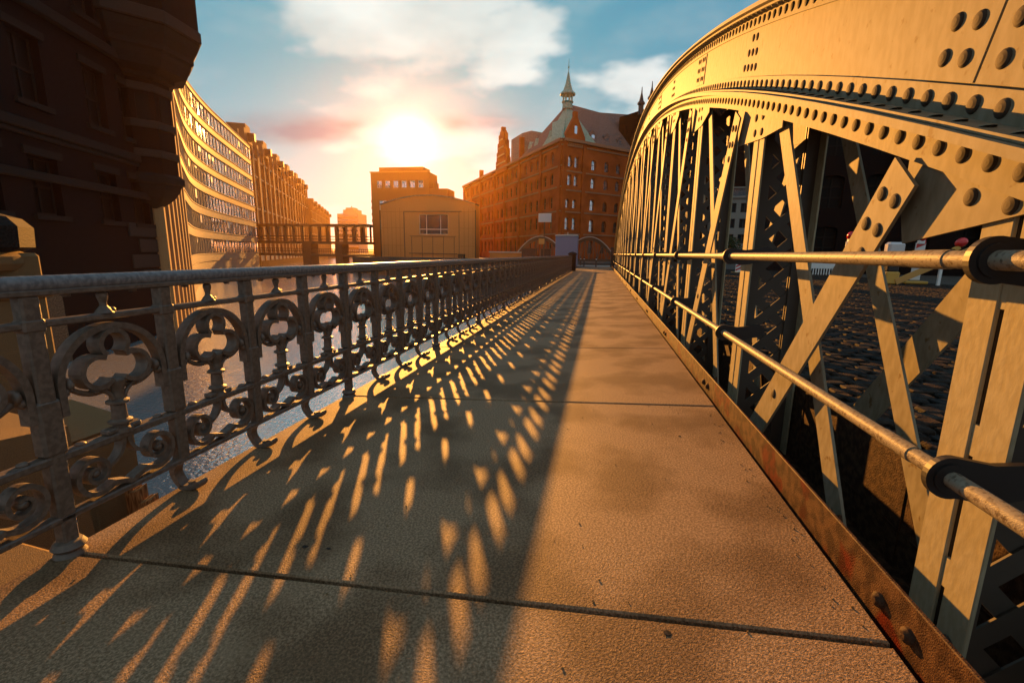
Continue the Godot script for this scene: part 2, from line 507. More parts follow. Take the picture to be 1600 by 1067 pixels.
func railing() -> void:
	var foot_y := deck_y(RAIL_X)
	var t := thing("iron_railing", "ornate cast iron railing with trefoil arches and scrolls along the left edge of the walkway", "railing", Vector3(RAIL_X, foot_y, 0))
	var first := -5
	var last := 60
	var za := POST_Z0 - BAY * first
	var zb := POST_Z0 - BAY * last
	var ln := za - zb
	var iron: Material = mats.iron_paint
	var b := MB.new()
	b.tube([Vector3(0, 1.076, za), Vector3(0, 1.076, zb)], 0.031, 20)
	var hand := built("handrail", b, mats.rail_top_paint, t)
	b = MB.new()
	b.chamfered(Vector3(0, 1.044, (za + zb) / 2), Vector3(0.062, 0.022, ln), 0.004)
	built("saddle_bar", b, iron, hand)
	for spec in [["upper_rail", 0.928, 0.046, 0.028], ["middle_rail", 0.404, 0.056, 0.032], ["bottom_rail", 0.158, 0.052, 0.026]]:
		b = MB.new()
		b.chamfered(Vector3(0, spec[1], (za + zb) / 2), Vector3(spec[2], spec[3], ln), 0.006)
		built(spec[0], b, iron, t)
	# post, shared
	b = MB.new()
	b.chamfered(Vector3(0, 0.60, 0), Vector3(0.054, 0.87, 0.062), 0.007)
	b.chamfered(Vector3(0, 0.53, 0), Vector3(0.062, 0.22, 0.084), 0.010)
	b.chamfered(Vector3(0, 0.925, 0), Vector3(0.062, 0.05, 0.074), 0.008)
	var post := b.mesh()
	b = MB.new()   # straight leg with a bulge and a base plate
	b.chamfered(Vector3(0, 0.10, 0), Vector3(0.052, 0.14, 0.056), 0.006)
	b.lathe([Vector2(0.0, -0.03), Vector2(0.055, -0.03), Vector2(0.055, 0.0), Vector2(0.045, 0.018), Vector2(0.058, 0.035), Vector2(0.045, 0.056), Vector2(0.026, 0.062)], 14)
	var leg_straight := b.mesh()
	b = MB.new()   # curved bracket leg that swings out over the edge and comes back to the slab
	var line := PackedVector2Array()
	for i in 13:
		var a := i / 12.0
		line.append(Vector2(-0.004 - 0.040 * sin(a * PI), 0.165 - 0.15 * a))
	for i in 8:
		var a := i / 7.0
		line.append(Vector2(-0.004 + 0.105 * a, 0.013 + 0.020 * a * a))
	b.band(line, 0.034, 0.05, Transform3D(Basis.IDENTITY, Vector3.ZERO), 0.022)
	b.tube([Vector3(0.095, 0.042, -0.028), Vector3(0.095, 0.042, 0.028)], 0.018, 10)
	b.tube([Vector3(0.045, 0.03, 0), Vector3(0.045, 0.046, 0)], 0.017, 8)
	var leg_curved := b.mesh()
	# arch with its leaf knobs and cross branches
	var mid := BAY / 2
	var tr := Transform3D(SIDE, Vector3.ZERO)
	b = MB.new()
	line = PackedVector2Array([Vector2(mid - 0.216, 0.56)])
	for i in 25:
		var a := PI - PI * i / 24.0
		line.append(Vector2(mid + 0.216 * cos(a), 0.672 + 0.216 * sin(a)))
	line.append(Vector2(mid + 0.216, 0.56))
	b.band(line, 0.026, 0.050, tr)
	var arch := b.mesh()
	b = MB.new()
	for s in [-1.0, 1.0]:
		var pts := []
		for i in 9:
			var a := i / 8.0
			pts.append(tr * Vector3(mid + s * (0.02 + 0.175 * a), 0.628 + 0.045 * a * a - 0.022 * sin(a * PI), 0))
		b.tube(pts, 0.014, 8, 0.010)
		b.sphere(tr * Vector3(mid + s * 0.182, 0.676, 0), Vector3(0.034, 0.030, 0.017), 10, 6)
		b.sphere(tr * Vector3(mid + s * 0.196, 0.650, 0), Vector3(0.026, 0.022, 0.014), 10, 6)
		b.sphere(tr * Vector3(mid + s * 0.085, 0.622, 0), Vector3(0.026, 0.016, 0.016), 8, 5)
	var branch := b.mesh()
	b = MB.new()
	var lobes := [[0.0, 0.812, 0.056, -50.0, 230.0], [-0.076, 0.702, 0.064, 58.0, 322.0], [0.076, 0.702, 0.064, -142.0, 122.0]]
	for l in lobes:
		line = PackedVector2Array()
		for i in 19:
			var a := deg_to_rad(lerpf(l[3], l[4], i / 18.0))
			line.append(Vector2(mid + l[0] + l[2] * cos(a), l[1] + l[2] * sin(a)))
		b.band(line, 0.019, 0.066, tr)
	var trefoil := b.mesh()
	b = MB.new()
	b.lathe([Vector2(0, 0.41), Vector2(0.044, 0.415), Vector2(0.042, 0.432), Vector2(0.031, 0.44), Vector2(0.031, 0.452), Vector2(0.045, 0.458), Vector2(0.045, 0.468), Vector2(0.030, 0.476), Vector2(0.027, 0.54), Vector2(0.043, 0.548), Vector2(0.043, 0.558), Vector2(0.028, 0.566), Vector2(0.028, 0.60), Vector2(0.036, 0.632), Vector2(0.040, 0.650), Vector2(0.026, 0.658), Vector2(0, 0.660)], 14, Transform3D(Basis.IDENTITY, tr * Vector3(mid, 0, 0)))
	for s in [-1.0, 1.0]:
		var rib := []
		for i in 6:
			var a := i / 5.0
			rib.append(tr * Vector3(mid + s * (0.024 + 0.062 * a * a), 0.566 + 0.066 * a, 0.012))
		b.tube(rib, 0.009, 6)
	b.chamfered(tr * Vector3(mid, 0.432, 0), Vector3(0.05, 0.024, 0.15), 0.006)
	var stem := b.mesh()
	b = MB.new()
	b.lathe([Vector2(0, 0.94), Vector2(0.034, 0.942), Vector2(0.026, 0.955), Vector2(0.013, 0.972), Vector2(0.013, 0.985), Vector2(0.020, 1.01), Vector2(0.020, 1.022), Vector2(0.013, 1.03), Vector2(0.024, 1.045), Vector2(0.026, 1.052)], 12, Transform3D(Basis.IDENTITY, tr * Vector3(mid, 0, 0)))
	b.sphere(tr * Vector3(mid + 0.03, 0.951, 0.0), Vector3(0.02, 0.014, 0.014), 8, 5)
	var finial := b.mesh()
	b = MB.new()
	b.chamfered(Vector3.ZERO, Vector3(0.022, 0.014, 0.024), 0.003)
	var lug := b.mesh()
	b = MB.new()
	b.sphere(Vector3.ZERO, Vector3(0.020, 0.011, 0.020), 8, 5)
	var stud := b.mesh()
	var scroll := []
	for s in [-1.0, 1.0]:
		b = MB.new()
		line = PackedVector2Array([Vector2(mid, 0.178), Vector2(mid + s * 0.02, 0.192)])
		for i in 45:
			var a := i / 44.0
			var r := lerpf(0.100, 0.016, pow(a, 0.8))
			var w := -2.35 + 1.75 * TAU * a
			line.append(Vector2(mid + s * (0.142 + r * cos(w) * 0.94), 0.282 + r * sin(w)))
		b.band(line, 0.021, 0.050, tr, 0.013)
		b.sphere(tr * Vector3(mid + s * 0.142, 0.282, 0), Vector3(0.032, 0.022, 0.022), 8, 6)
		line = PackedVector2Array()
		for i in 13:
			var a := i / 12.0
			line.append(Vector2(mid + s * (0.012 + 0.085 * a * a), 0.39 - 0.155 * a + 0.05 * a * a))
		b.band(line, 0.018, 0.044, tr, 0.012)
		scroll.append(b.mesh())
	for k in range(first, last + 1):
		var z := POST_Z0 - BAY * k
		var at := Transform3D(Basis.IDENTITY, Vector3(0, 0, z))
		var pp := part("post", post, iron, t, at)
		var straight := posmod(k, 4) == 0
		part("leg", leg_straight if straight else leg_curved, iron, pp)
		if k == last:
			break
		var ap := part("arch", arch, iron, t, at)
		part("branch", branch, iron, ap)
		part("trefoil", trefoil, iron, ap)
		part("stem", stem, iron, ap)
		part("finial", finial, iron, ap)
		part("scroll", scroll[0], iron, ap)
		part("scroll", scroll[1], iron, ap)
		for s in [0.25, 0.75]:
			part("lug", lug, iron, ap, Transform3D(Basis.IDENTITY, Vector3(0, 1.028, -s * BAY)))
		for s in [0.10, 0.44]:
			part("stud", stud, iron, ap, Transform3D(Basis.IDENTITY, Vector3(0, 0.423, -s)))
	# pier at the far end of the railing
	var p := thing("railing_pier", "square dark stone pier with a cap where the iron railing ends at the far side", "pier", Vector3(RAIL_X + 0.03, foot_y, zb - 0.30))
	b = MB.new()
	b.chamfered(Vector3(0, 0.56, 0), Vector3(0.50, 1.16, 0.5), 0.02)
	built("shaft", b, mats.dark_stone, p)
	b = MB.new()
	b.chamfered(Vector3(0, 1.19, 0), Vector3(0.62, 0.10, 0.62), 0.02)
	b.lathe([Vector2(0.36, 1.24), Vector2(0.30, 1.29), Vector2(0.0, 1.36)], 4, Transform3D(Basis(Vector3.UP, PI / 4), Vector3.ZERO), false)
	built("cap", b, mats.dark_stone, p)


# ---------------------------------------------------------------- the arch truss
func arc_y(r: float, z: float) -> float:
	return ARC_Y + sqrt(r * r - (z - ARC_Z) * (z - ARC_Z))


func arc_point(r: float, z: float) -> Vector2:   # the point of radius r on the ray that meets ARC_R at z
	var a := asin((z - ARC_Z) / ARC_R)
	return Vector2(ARC_Z + r * sin(a), ARC_Y + r * cos(a))


# a bar bent along the arch, between two radii and two planes
func arc_bar(b: MB, r0: float, r1: float, x0: float, x1: float, z0: float, z1: float, seg: int) -> void:
	for i in seg:
		var p := arc_point(r0, lerpf(z0, z1, i / float(seg)))
		var q := arc_point(r0, lerpf(z0, z1, (i + 1) / float(seg)))
		var p2 := arc_point(r1, lerpf(z0, z1, i / float(seg)))
		var q2 := arc_point(r1, lerpf(z0, z1, (i + 1) / float(seg)))
		var A := func(w: Vector2, x: float) -> Vector3: return Vector3(x, w.y, w.x)
		b.quad(A.call(p, x1), A.call(q, x1), A.call(q2, x1), A.call(p2, x1))
		b.quad(A.call(q, x0), A.call(p, x0), A.call(p2, x0), A.call(q2, x0))
		b.quad(A.call(p2, x0), A.call(p2, x1), A.call(q2, x1), A.call(q2, x0))
		b.quad(A.call(q, x0), A.call(q, x1), A.call(p, x1), A.call(p, x0))
		if i == 0:
			b.quad(A.call(p, x0), A.call(p, x1), A.call(p2, x1), A.call(p2, x0))
		if i == seg - 1:
			b.quad(A.call(q, x1), A.call(q, x0), A.call(q2, x0), A.call(q2, x1))


# a flat bar in a plane of constant x between two (z, y) points
func flat(b: MB, x: float, thick: float, a: Vector2, c: Vector2, w: float) -> void:
	var d := (c - a).normalized()
	var s := Vector2(-d.y, d.x) * w / 2
	var t := Transform3D(Basis(Vector3(0, 0, -1), Vector3.UP, Vector3.RIGHT), Vector3(x - thick / 2, 0, 0))
	var poly := PackedVector2Array()
	for p in [a - s, a + s, c + s, c - s]:
		poly.append(Vector2(-p.x, p.y))
	b.prism(poly, thick, t)


func truss() -> void:
	var t := thing("arch_truss", "tall cream painted riveted steel arch truss on the right of the walkway", "bridge truss")
	var paint: Material = mats.truss_paint
	var z0 := 1.3
	var z1 := -42.5
	var seg := 96
	var b := MB.new()
	arc_bar(b, ARC_R + 0.15, ARC_R + 0.70, FRONT + 0.000, FRONT + 0.016, z0, z1, seg)
	var web := built("arch_web", b, paint, t)
	b = MB.new()
	arc_bar(b, ARC_R + 0.15, ARC_R + 0.70, REAR - 0.016, REAR, z0, z1, seg)
	built("arch_web", b, paint, t)
	# angles that join web and flanges, on the walkway side
	b = MB.new()
	arc_bar(b, ARC_R + 0.152, ARC_R + 0.255, FRONT - 0.014, FRONT - 0.001, z0, z1, seg)
	arc_bar(b, ARC_R + 0.152, ARC_R + 0.166, FRONT - 0.115, FRONT - 0.016, z0, z1, seg)
	built("web_angle", b, paint, t)
	b = MB.new()
	arc_bar(b, ARC_R + 0.600, ARC_R + 0.698, FRONT - 0.014, FRONT - 0.001, z0, z1, seg)
	arc_bar(b, ARC_R + 0.684, ARC_R + 0.698, FRONT - 0.105, FRONT - 0.016, z0, z1, seg)
	built("web_angle", b, paint, t)
	# flanges
	b = MB.new()
	arc_bar(b, ARC_R + 0.120, ARC_R + 0.150, FRONT - 0.140, FRONT + 0.13, z0, z1, seg)
	built("lower_flange", b, paint, t)
	b = MB.new()
	arc_bar(b, ARC_R + 0.120, ARC_R + 0.150, REAR - 0.13, REAR + 0.14, z0, z1, seg)
	built("lower_flange", b, paint, t)
	b = MB.new()
	arc_bar(b, ARC_R + 0.700, ARC_R + 0.716, FRONT - 0.150, REAR + 0.15, z0, z1, seg)
	arc_bar(b, ARC_R + 0.717, ARC_R + 0.732, FRONT - 0.132, REAR + 0.13, z0, z1, seg)
	arc_bar(b, ARC_R + 0.733, ARC_R + 0.748, FRONT - 0.110, REAR + 0.11, z0, -40.0, seg)
	built("top_flange", b, paint, t)
	# the riveted band under the lower flange
	b = MB.new()
	arc_bar(b, ARC_R, ARC_R + 0.118, FRONT - 0.026, FRONT - 0.013, z0, z1, seg)
	built("gusset_band", b, paint, t)
	b = MB.new()
	arc_bar(b, ARC_R, ARC_R + 0.118, REAR + 0.013, REAR + 0.026, z0, z1, seg)
	built("gusset_band", b, paint, t)
	# bottom chord below the level of the walkway
	b = MB.new()
	b.box(Vector3(FRONT + 0.06, -0.42, -20.6), Vector3(0.018, 0.50, 43.6))
	b.box(Vector3(FRONT + 0.02, -0.68, -20.6), Vector3(0.26, 0.02, 43.6))
	built("chord_web", b, mats.rusty_steel, t)
	b = MB.new()
	b.box(Vector3(REAR + 0.02, -0.20, -20.6), Vector3(0.018, 0.60, 43.6))
	b.box(Vector3(REAR + 0.02, -0.51, -20.6), Vector3(0.26, 0.02, 43.6))
	var rear_chord := built("chord_web", b, mats.rusty_steel, t)
	for i in 12:
		b = MB.new()
		b.box(Vector3(REAR + 0.0075, -0.17, -1.3 - i * 1.262), Vector3(0.006, 0.50, 0.014))
		b.box(Vector3(REAR + 0.0075, -0.285, -1.93 - i * 1.262), Vector3(0.006, 0.012, 1.24))
		built("cover_strip", b, mats.rusty_steel, rear_chord)

	# rivets: one shared dome, dome axis towards the walkway (-x)
	var dome := MB.new()
	dome.lathe([Vector2(0.029, 0.0), Vector2(0.0275, 0.004), Vector2(0.0225, 0.008), Vector2(0.0125, 0.011), Vector2(0.0, 0.012)], 16)
	var head := dome.mesh()
	dome = MB.new()
	dome.lathe([Vector2(0.029, 0.0), Vector2(0.025, 0.0065), Vector2(0.0135, 0.011), Vector2(0.0, 0.012)], 8)
	var far_head := dome.mesh()
	var left := Basis(Vector3.BACK, Vector3.LEFT, Vector3.UP)
	var spots := []
	var add := func(x: float, z: float, y: float) -> void: spots.append(Transform3D(left, Vector3(x, y, z)))
	var dz := 0.122
	var s := 0.4
	while s > -41.5:
		for row in [[ARC_R + 0.205, FRONT - 0.014], [ARC_R + 0.648, FRONT - 0.014]]:
			var p := arc_point(row[0], s)
			add.call(row[1], p.x, p.y)
		var q := arc_point(ARC_R + 0.066, s - dz / 2)
		add.call(FRONT - 0.026, q.x, q.y)
		s -= dz
	# flange rivets, heads up on the lower ledge and down under the top one
	var upright := []
	s = 0.4
	while s > -41.5:
		var p := arc_point(ARC_R + 0.166, s - dz / 2)
		upright.append(Transform3D(Basis.from_scale(Vector3(0.8, 0.55, 0.8)), Vector3(FRONT - 0.075, p.y, p.x)))
		var q := arc_point(ARC_R + 0.684, s - dz / 2)
		upright.append(Transform3D(Basis(Vector3.RIGHT, PI), Vector3(FRONT - 0.070, q.y, q.x)))
		s -= dz
	# groups on the web, seams and splice plates
	for k in 16:
		var zk := PANEL_Z0 - PANEL * k
		if k % 2 == 0:
			var sp := MB.new()
			var g0 := zk - 0.36
			arc_bar(sp, ARC_R + 0.262, ARC_R + 0.592, FRONT - 0.009, FRONT - 0.001, g0 + 0.26, g0 + 0.006, 2)
			arc_bar(sp, ARC_R + 0.262, ARC_R + 0.592, FRONT - 0.009, FRONT - 0.001, g0 - 0.006, g0 - 0.26, 2)
			built("splice_plate", sp, paint, web)
			for row in 3:
				for c in [0.19, 0.085, -0.085, -0.19]:
					var p := arc_point(ARC_R + 0.330 + row * 0.105, g0 + c)
					add.call(FRONT - 0.009, p.x, p.y)
		else:
			for row in [[0.325, 4], [0.435, 3], [0.54, 2]]:
				for c in row[1]:
					var p := arc_point(ARC_R + row[0], zk - 0.74 + c * 0.11 + (row[0] - 0.325) * 0.6)
					add.call(FRONT, p.x, p.y)
	# panels: gussets, posts, diagonals
	var lattice_mesh := {}
	for k in 16:
		var zk := PANEL_Z0 - PANEL * k
		var top := arc_y(ARC_R, zk)
		var near := k < 5
		# gusset plate
		for side in [0, 1]:
			var xg: float = FRONT - 0.006 if side == 0 else REAR + 0.006
			var g := MB.new()
			var poly := PackedVector2Array()
			var da := minf(0.28, 0.16 + 0.04 * k)
			var outline := [Vector2(zk + 0.52, arc_y(ARC_R + 0.10, zk + 0.52)), Vector2(zk + 0.52, arc_y(ARC_R, zk + 0.52) - 0.05), Vector2(zk + 0.10, top - da - 0.0), Vector2(zk - 0.56, arc_y(ARC_R, zk - 0.56) - da - 0.10), Vector2(zk - 0.66, arc_y(ARC_R, zk - 0.66) - 0.03), Vector2(zk - 0.66, arc_y(ARC_R + 0.10, zk - 0.66)), Vector2(zk, arc_y(ARC_R + 0.10, zk))]
			if k == 0:
				outline = [Vector2(-1.40, arc_y(ARC_R + 0.10, -1.40)), Vector2(-1.40, 1.270), Vector2(-1.60, 1.245), Vector2(-2.10, 1.180), Vector2(-2.14, 1.30), Vector2(-2.14, arc_y(ARC_R + 0.10, -2.14)), Vector2(-1.9, arc_y(ARC_R + 0.10, -1.9))]
			for p in outline:
				poly.append(Vector2(-p.x, p.y))
			g.prism(poly, 0.010, Transform3D(SIDE, Vector3(xg - 0.005, 0, 0)))
			built("gusset", g, paint, t)
		# post: four angle legs and a lattice between them
		var bottom := -0.62
		var ph := top + 0.05
		var legs := []
		var inner := []
		for side in [0, 1]:
			for w in [-1.0, 1.0]:
				var l := MB.new()
				var x: float = FRONT + 0.008 if side == 0 else REAR - 0.008
				var inn := 1.0 if side == 0 else -1.0
				var c: float = w * 0.0725
				l.chamfered(Vector3(x, (ph + bottom) / 2, zk + c), Vector3(0.014, ph - bottom, 0.117), 0.003)
				legs.append(l)
				l = MB.new()
				l.box(Vector3(x + inn * 0.052, (ph + bottom) / 2, zk + w * 0.021), Vector3(0.088, ph - bottom, 0.012))
				inner.append(l)
		var pst := built("post", legs[0], mats.post_paint, t)
		for i in [1, 2, 3]:
			built("angle", legs[i], mats.post_paint, pst)
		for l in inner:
			built("inner_leg", l, mats.inner_shade_paint, pst)
		if near:   # packing plates in the gap between the two front angles
			var yy := -0.35
			while yy < ph - 0.3:
				var pk := MB.new()
				pk.box(Vector3(FRONT + 0.012, yy, zk), Vector3(0.012, 0.10, 0.026))
				built("packing_plate", pk, mats.post_paint, pst)
				yy += 0.46
		var xa := FRONT + 0.10
		var xb := REAR - 0.10
		var bars := []
		for fam in [1.0, -1.0]:
			var y := bottom
			while y < ph - 0.30:
				var bar := MB.new()
				var ya: float = y if fam > 0 else y + xb - xa
				var yb: float = y + xb - xa if fam > 0 else y
				var d := Vector2(xb - xa, yb - ya).normalized()
				var e := d * 0.05
				var sd := Vector2(-d.y, d.x) * 0.036
				var pa := Vector2(xa, ya) - e
				var pb := Vector2(xb, yb) + e
				bar.prism(PackedVector2Array([pa - sd, pb - sd, pb + sd, pa + sd]), 0.008, Transform3D(Basis.IDENTITY, Vector3(0, 0, zk + fam * 0.0045 - 0.004)))
				bars.append(bar)
				y += 0.235
		if near:
			for bar in bars:
				built("lattice_bar", bar, mats.inner_shade_paint, pst)
		else:
			var all := MB.new()
			for bar in bars:
				all.v.append_array(bar.v)
				all.n.append_array(bar.n)
			stuff(built("lattice", all, mats.inner_shade_paint, pst))
		# rivets on the gusset and at the feet
		for c in [[0.085, 0.02], [-0.085, 0.06], [0.085, -0.14], [-0.085, -0.10]]:
			if k > 0:
				add.call(FRONT - 0.011, zk + c[0], top - 0.02 + c[1] * 0.7 - 0.03)
		add.call(FRONT + 0.001, zk + 0.07, -0.10)
		if k == 0:
			add.call(FRONT - 0.011, zk - 0.18, top + 0.02)
			add.call(FRONT - 0.011, zk - 0.02, top - 0.02)
			add.call(FRONT - 0.011, zk + 0.2, top - 0.06)
		if k == 15:
			continue
		var zn := zk - PANEL
		var ylow := -0.62
		for side in [0, 1]:
			var xd: float = FRONT - 0.058 if side == 0 else REAR + 0.058
			var xe: float = FRONT + 0.030 if side == 0 else REAR - 0.030
			# broad diagonal, high at the near post
			var a := Vector2(zk - 0.455, arc_y(ARC_R, zk - 0.455) - 0.028)
			var c := Vector2(zn + 0.34, ylow)
			b = MB.new()
			flat(b, xd, 0.014, a, c, 0.195 if k < 14 else 0.12)
			built("diagonal", b, paint, t)
			if side == 0:
				var d := (c - a).normalized()
				var sd := Vector2(-d.y, d.x)
				for r in [[0.10, 0.045], [0.13, -0.05], [0.235, 0.045], [0.27, -0.045], [0.37, 0.03]]:
					var p: Vector2 = a + d * r[0] + sd * r[1]
					add.call(FRONT - 0.065, p.x, p.y)
				var p2 := a.lerp(c, 0.56)
				add.call(FRONT - 0.065, p2.x, p2.y)
			# slender diagonal, high at the far post, behind the other
			a = Vector2(zn + 0.33, arc_y(ARC_R + 0.08, zn + 0.33))
			c = Vector2(zk - 0.40, ylow)
			b = MB.new()
			flat(b, xe, 0.014, a, c, 0.142 if k < 14 else 0.10)
			built("diagonal", b, paint, t)
			if side == 0:
				var d := (c - a).normalized()
				var p: Vector2 = c - d * 0.52
				var q: Vector2 = c - d * 0.40
				b = MB.new()
				flat(b, xe - 0.014, 0.012, c - d * 0.60, c, 0.15)
				built("splice_plate", b, mats.kerb_rust, t)
				add.call(xe - 0.020, p.x, p.y)
				add.call(xe - 0.020, q.x, q.y)
	# single rivets for the nearest, the others as one part
	spots.sort_custom(func(a: Transform3D, c: Transform3D) -> bool: return absf(a.origin.z + 1.2) < absf(c.origin.z + 1.2))
	var rest := []
	for i in spots.size():
		if i < 250:
			part("rivet", head, mats.rivet_shade_paint, t, spots[i])
		else:
			rest.append(spots[i])
	copies("small_rivets", far_head, mats.rivet_shade_paint, rest, t)
	copies("flange_rivets", far_head, paint, upright, t)

	# end pylon of the truss
	var e := thing("truss_pylon", "dark cast iron end pylon where the arch truss meets the far street", "pylon", Vector3(0.98, 0, -42.2))
	b = MB.new()
	b.chamfered(Vector3(0, 0.75, 0), Vector3(0.34, 1.7, 0.7), 0.03)
	built("shaft", b, mats.dark_iron, e)
	b = MB.new()
	b.chamfered(Vector3(0, 1.64, 0), Vector3(0.44, 0.10, 0.8), 0.03)
	built("cap", b, mats.dark_iron, e)


func pipe_handrail() -> void:
	var t := thing("pipe_handrail", "two worn round steel pipes on curved shade-dark brackets in front of the arch truss", "handrail")
	for spec in [["pipe", 1.121, 0.026], ["pipe", 0.515, 0.024]]:
		var b := MB.new()
		var z := 1.6
		var k := 0
		b.tube([Vector3(1.0, spec[1], 1.6), Vector3(1.0, spec[1], -41.5)], spec[2], 18)
		var pipe := built(spec[0], b, mats.pipe_paint, t)
		while k < 15:   # sleeves where two lengths of pipe meet
			z = PANEL_Z0 - PANEL * k + 0.02
			b = MB.new()
			b.tube([Vector3(1.0, spec[1], z), Vector3(1.0, spec[1], z - 0.16)], spec[2] + 0.003, 18)
			built("sleeve", b, mats.pipe_paint, pipe)
			k += 1
	# bracket: a round eye that runs out into a tail
	var prof := PackedVector2Array()
	for i in 19:
		var a := deg_to_rad(75 + 215 * i / 18.0)
		prof.append(Vector2(0.062 * cos(a), 0.062 * sin(a)))
	for p in [Vector2(0.08, -0.066), Vector2(0.14, -0.060), Vector2(0.21, -0.035), Vector2(0.30, -0.02), Vector2(0.30, 0.055), Vector2(0.25, 0.078), Vector2(0.18, 0.058), Vector2(0.10, 0.048), Vector2(0.05, 0.055)]:
		prof.append(p)
	var m := MB.new()
	m.prism(prof, 0.022)
	m.lathe([Vector2(0.045, -0.006), Vector2(0.045, 0.030), Vector2(0.0, 0.030)], 16, Transform3D(Basis(Vector3.RIGHT, PI / 2), Vector3.ZERO))
	var bracket := m.mesh()
	for y in [1.121, 0.515]:
		for k in 16:
			part("bracket", bracket, mats.dark_iron, t, Transform3D(Basis.IDENTITY, Vector3(1.0, y, PANEL_Z0 - PANEL * k + 0.16)))  # dark tone puts the shade of their unlit side into the brackets


func kerb() -> void:
	var t := thing("steel_kerb", "rust red steel angle kerb with traces of paint along the right edge of the walkway", "kerb")
	var y := deck_y(0.89)
	var b := MB.new()
	b.chamfered(Vector3(0.902, y + 0.045, -20.6), Vector3(0.014, 0.19, 43.5), 0.003)
	built("upright", b, mats.kerb_rust, t)
	b = MB.new()
	b.box(Vector3(0.99, y - 0.052, -20.6), Vector3(0.16, 0.012, 43.5))
	built("ledge", b, mats.rusty_steel, t)
	var bolt := MB.new()
	bolt.lathe([Vector2(0.024, 0), Vector2(0.023, 0.010), Vector2(0.013, 0.020), Vector2(0, 0.022)], 12)
	for k in range(-1, 16):
		for d in [0.30, 0.16]:
			part("bolt", bolt.mesh() if k < 1 else shapes.get_or_add("bolt", bolt.mesh()), mats.rusty_steel, t, Transform3D(Basis(Vector3.BACK, Vector3.LEFT, Vector3.UP), Vector3(0.895, y + 0.05, PANEL_Z0 - PANEL * k + d)))


# ---------------------------------------------------------------- walls with openings
# holes: Rect2 in the wall's own metres; the ones with arched = true get a round or pointed head
func wall_mesh(w: float, h: float, holes: Array, depth: float, arch := 0.0) -> MB:
	var b := MB.new()
	var xs := [0.0, w]
	var ys := [0.0, h]
	for r in holes:
		for q in [r.position.x, r.end.x]:
			if not xs.has(q): xs.append(q)
		for q in [r.position.y, r.end.y]:
			if not ys.has(q): ys.append(q)
	xs.sort()
	ys.sort()
	for j in ys.size() - 1:
		var start := -1
		for i in xs.size():
			var solid := false
			if i < xs.size() - 1:
				var c := Vector2((xs[i] + xs[i + 1]) / 2, (ys[j] + ys[j + 1]) / 2)
				solid = true
				for r in holes:
					if r.has_point(c):
						solid = false
						break
			if solid and start < 0:
				start = i
			elif not solid and start >= 0:
				b.quad(Vector3(xs[start], ys[j], 0), Vector3(xs[i], ys[j], 0), Vector3(xs[i], ys[j + 1], 0), Vector3(xs[start], ys[j + 1], 0))
				start = -1
	for r in holes:
		var a: Vector2 = r.position
		var e: Vector2 = r.end
		b.quad(Vector3(a.x, a.y, -depth), Vector3(a.x, a.y, 0), Vector3(a.x, e.y, 0), Vector3(a.x, e.y, -depth))
		b.quad(Vector3(e.x, a.y, 0), Vector3(e.x, a.y, -depth), Vector3(e.x, e.y, -depth), Vector3(e.x, e.y, 0))
		b.quad(Vector3(a.x, a.y, -depth), Vector3(e.x, a.y, -depth), Vector3(e.x, a.y, 0), Vector3(a.x, a.y, 0))
		b.quad(Vector3(a.x, e.y, 0), Vector3(e.x, e.y, 0), Vector3(e.x, e.y, -depth), Vector3(a.x, e.y, -depth))
		if arch > 0:
			var cx := (a.x + e.x) / 2
			var rx := (e.x - a.x) / 2
			var ry := rx * arch
			for s in [-1.0, 1.0]:
				for k in 6:
					var p := Vector2(cx + s * rx * cos(PI / 2 * k / 6), e.y - ry + ry * sin(PI / 2 * k / 6))
					var q := Vector2(cx + s * rx * cos(PI / 2 * (k + 1) / 6), e.y - ry + ry * sin(PI / 2 * (k + 1) / 6))
					var corner := Vector3(cx + s * rx, e.y, 0.001)
					var p3 := Vector3(p.x, p.y, 0.001)
					var q3 := Vector3(q.x, q.y, 0.001)
					if s > 0:
						b.tri(corner, q3, p3)
						b.quad(p3, q3, q3 - Vector3(0, 0, depth), p3 - Vector3(0, 0, depth))
					else:
						b.tri(corner, p3, q3)
						b.quad(q3, p3, p3 - Vector3(0, 0, depth), q3 - Vector3(0, 0, depth))
	return b


# a window with frame and pane, set back in its opening
func window(parent: Node, f: Transform3D, r: Rect2, depth: float, frame: Material, glass: Material, cols := 2, rows := 3) -> void:
	var key := "window %.2f %.2f %d %d" % [r.size.x, r.size.y, cols, rows]
	if not shapes.has(key):
		var b := MB.new()
		var w := r.size.x
		var h := r.size.y
		var k := clampf(w * 0.07, 0.04, 0.10)
		for i in cols + 1:
			b.box(Vector3(w * i / cols + (k / 2 if i == 0 else -k / 2 if i == cols else 0.0), h / 2, 0), Vector3(k, h, 0.06))
		for j in rows + 1:
			b.box(Vector3(w / 2, h * j / rows + (k / 2 if j == 0 else -k / 2 if j == rows else 0.0), 0.004), Vector3(w, k, 0.05))
		shapes[key] = b.mesh()
		b = MB.new()
		b.box(Vector3(w / 2, h / 2, -0.02), Vector3(w, h, 0.012))
		shapes[key + " pane"] = b.mesh()
	var o := part("window", shapes[key], frame, parent, f * Transform3D(Basis.IDENTITY, Vector3(r.position.x, r.position.y, -depth + 0.05)))
	part("pane", shapes[key + " pane"], glass, o)


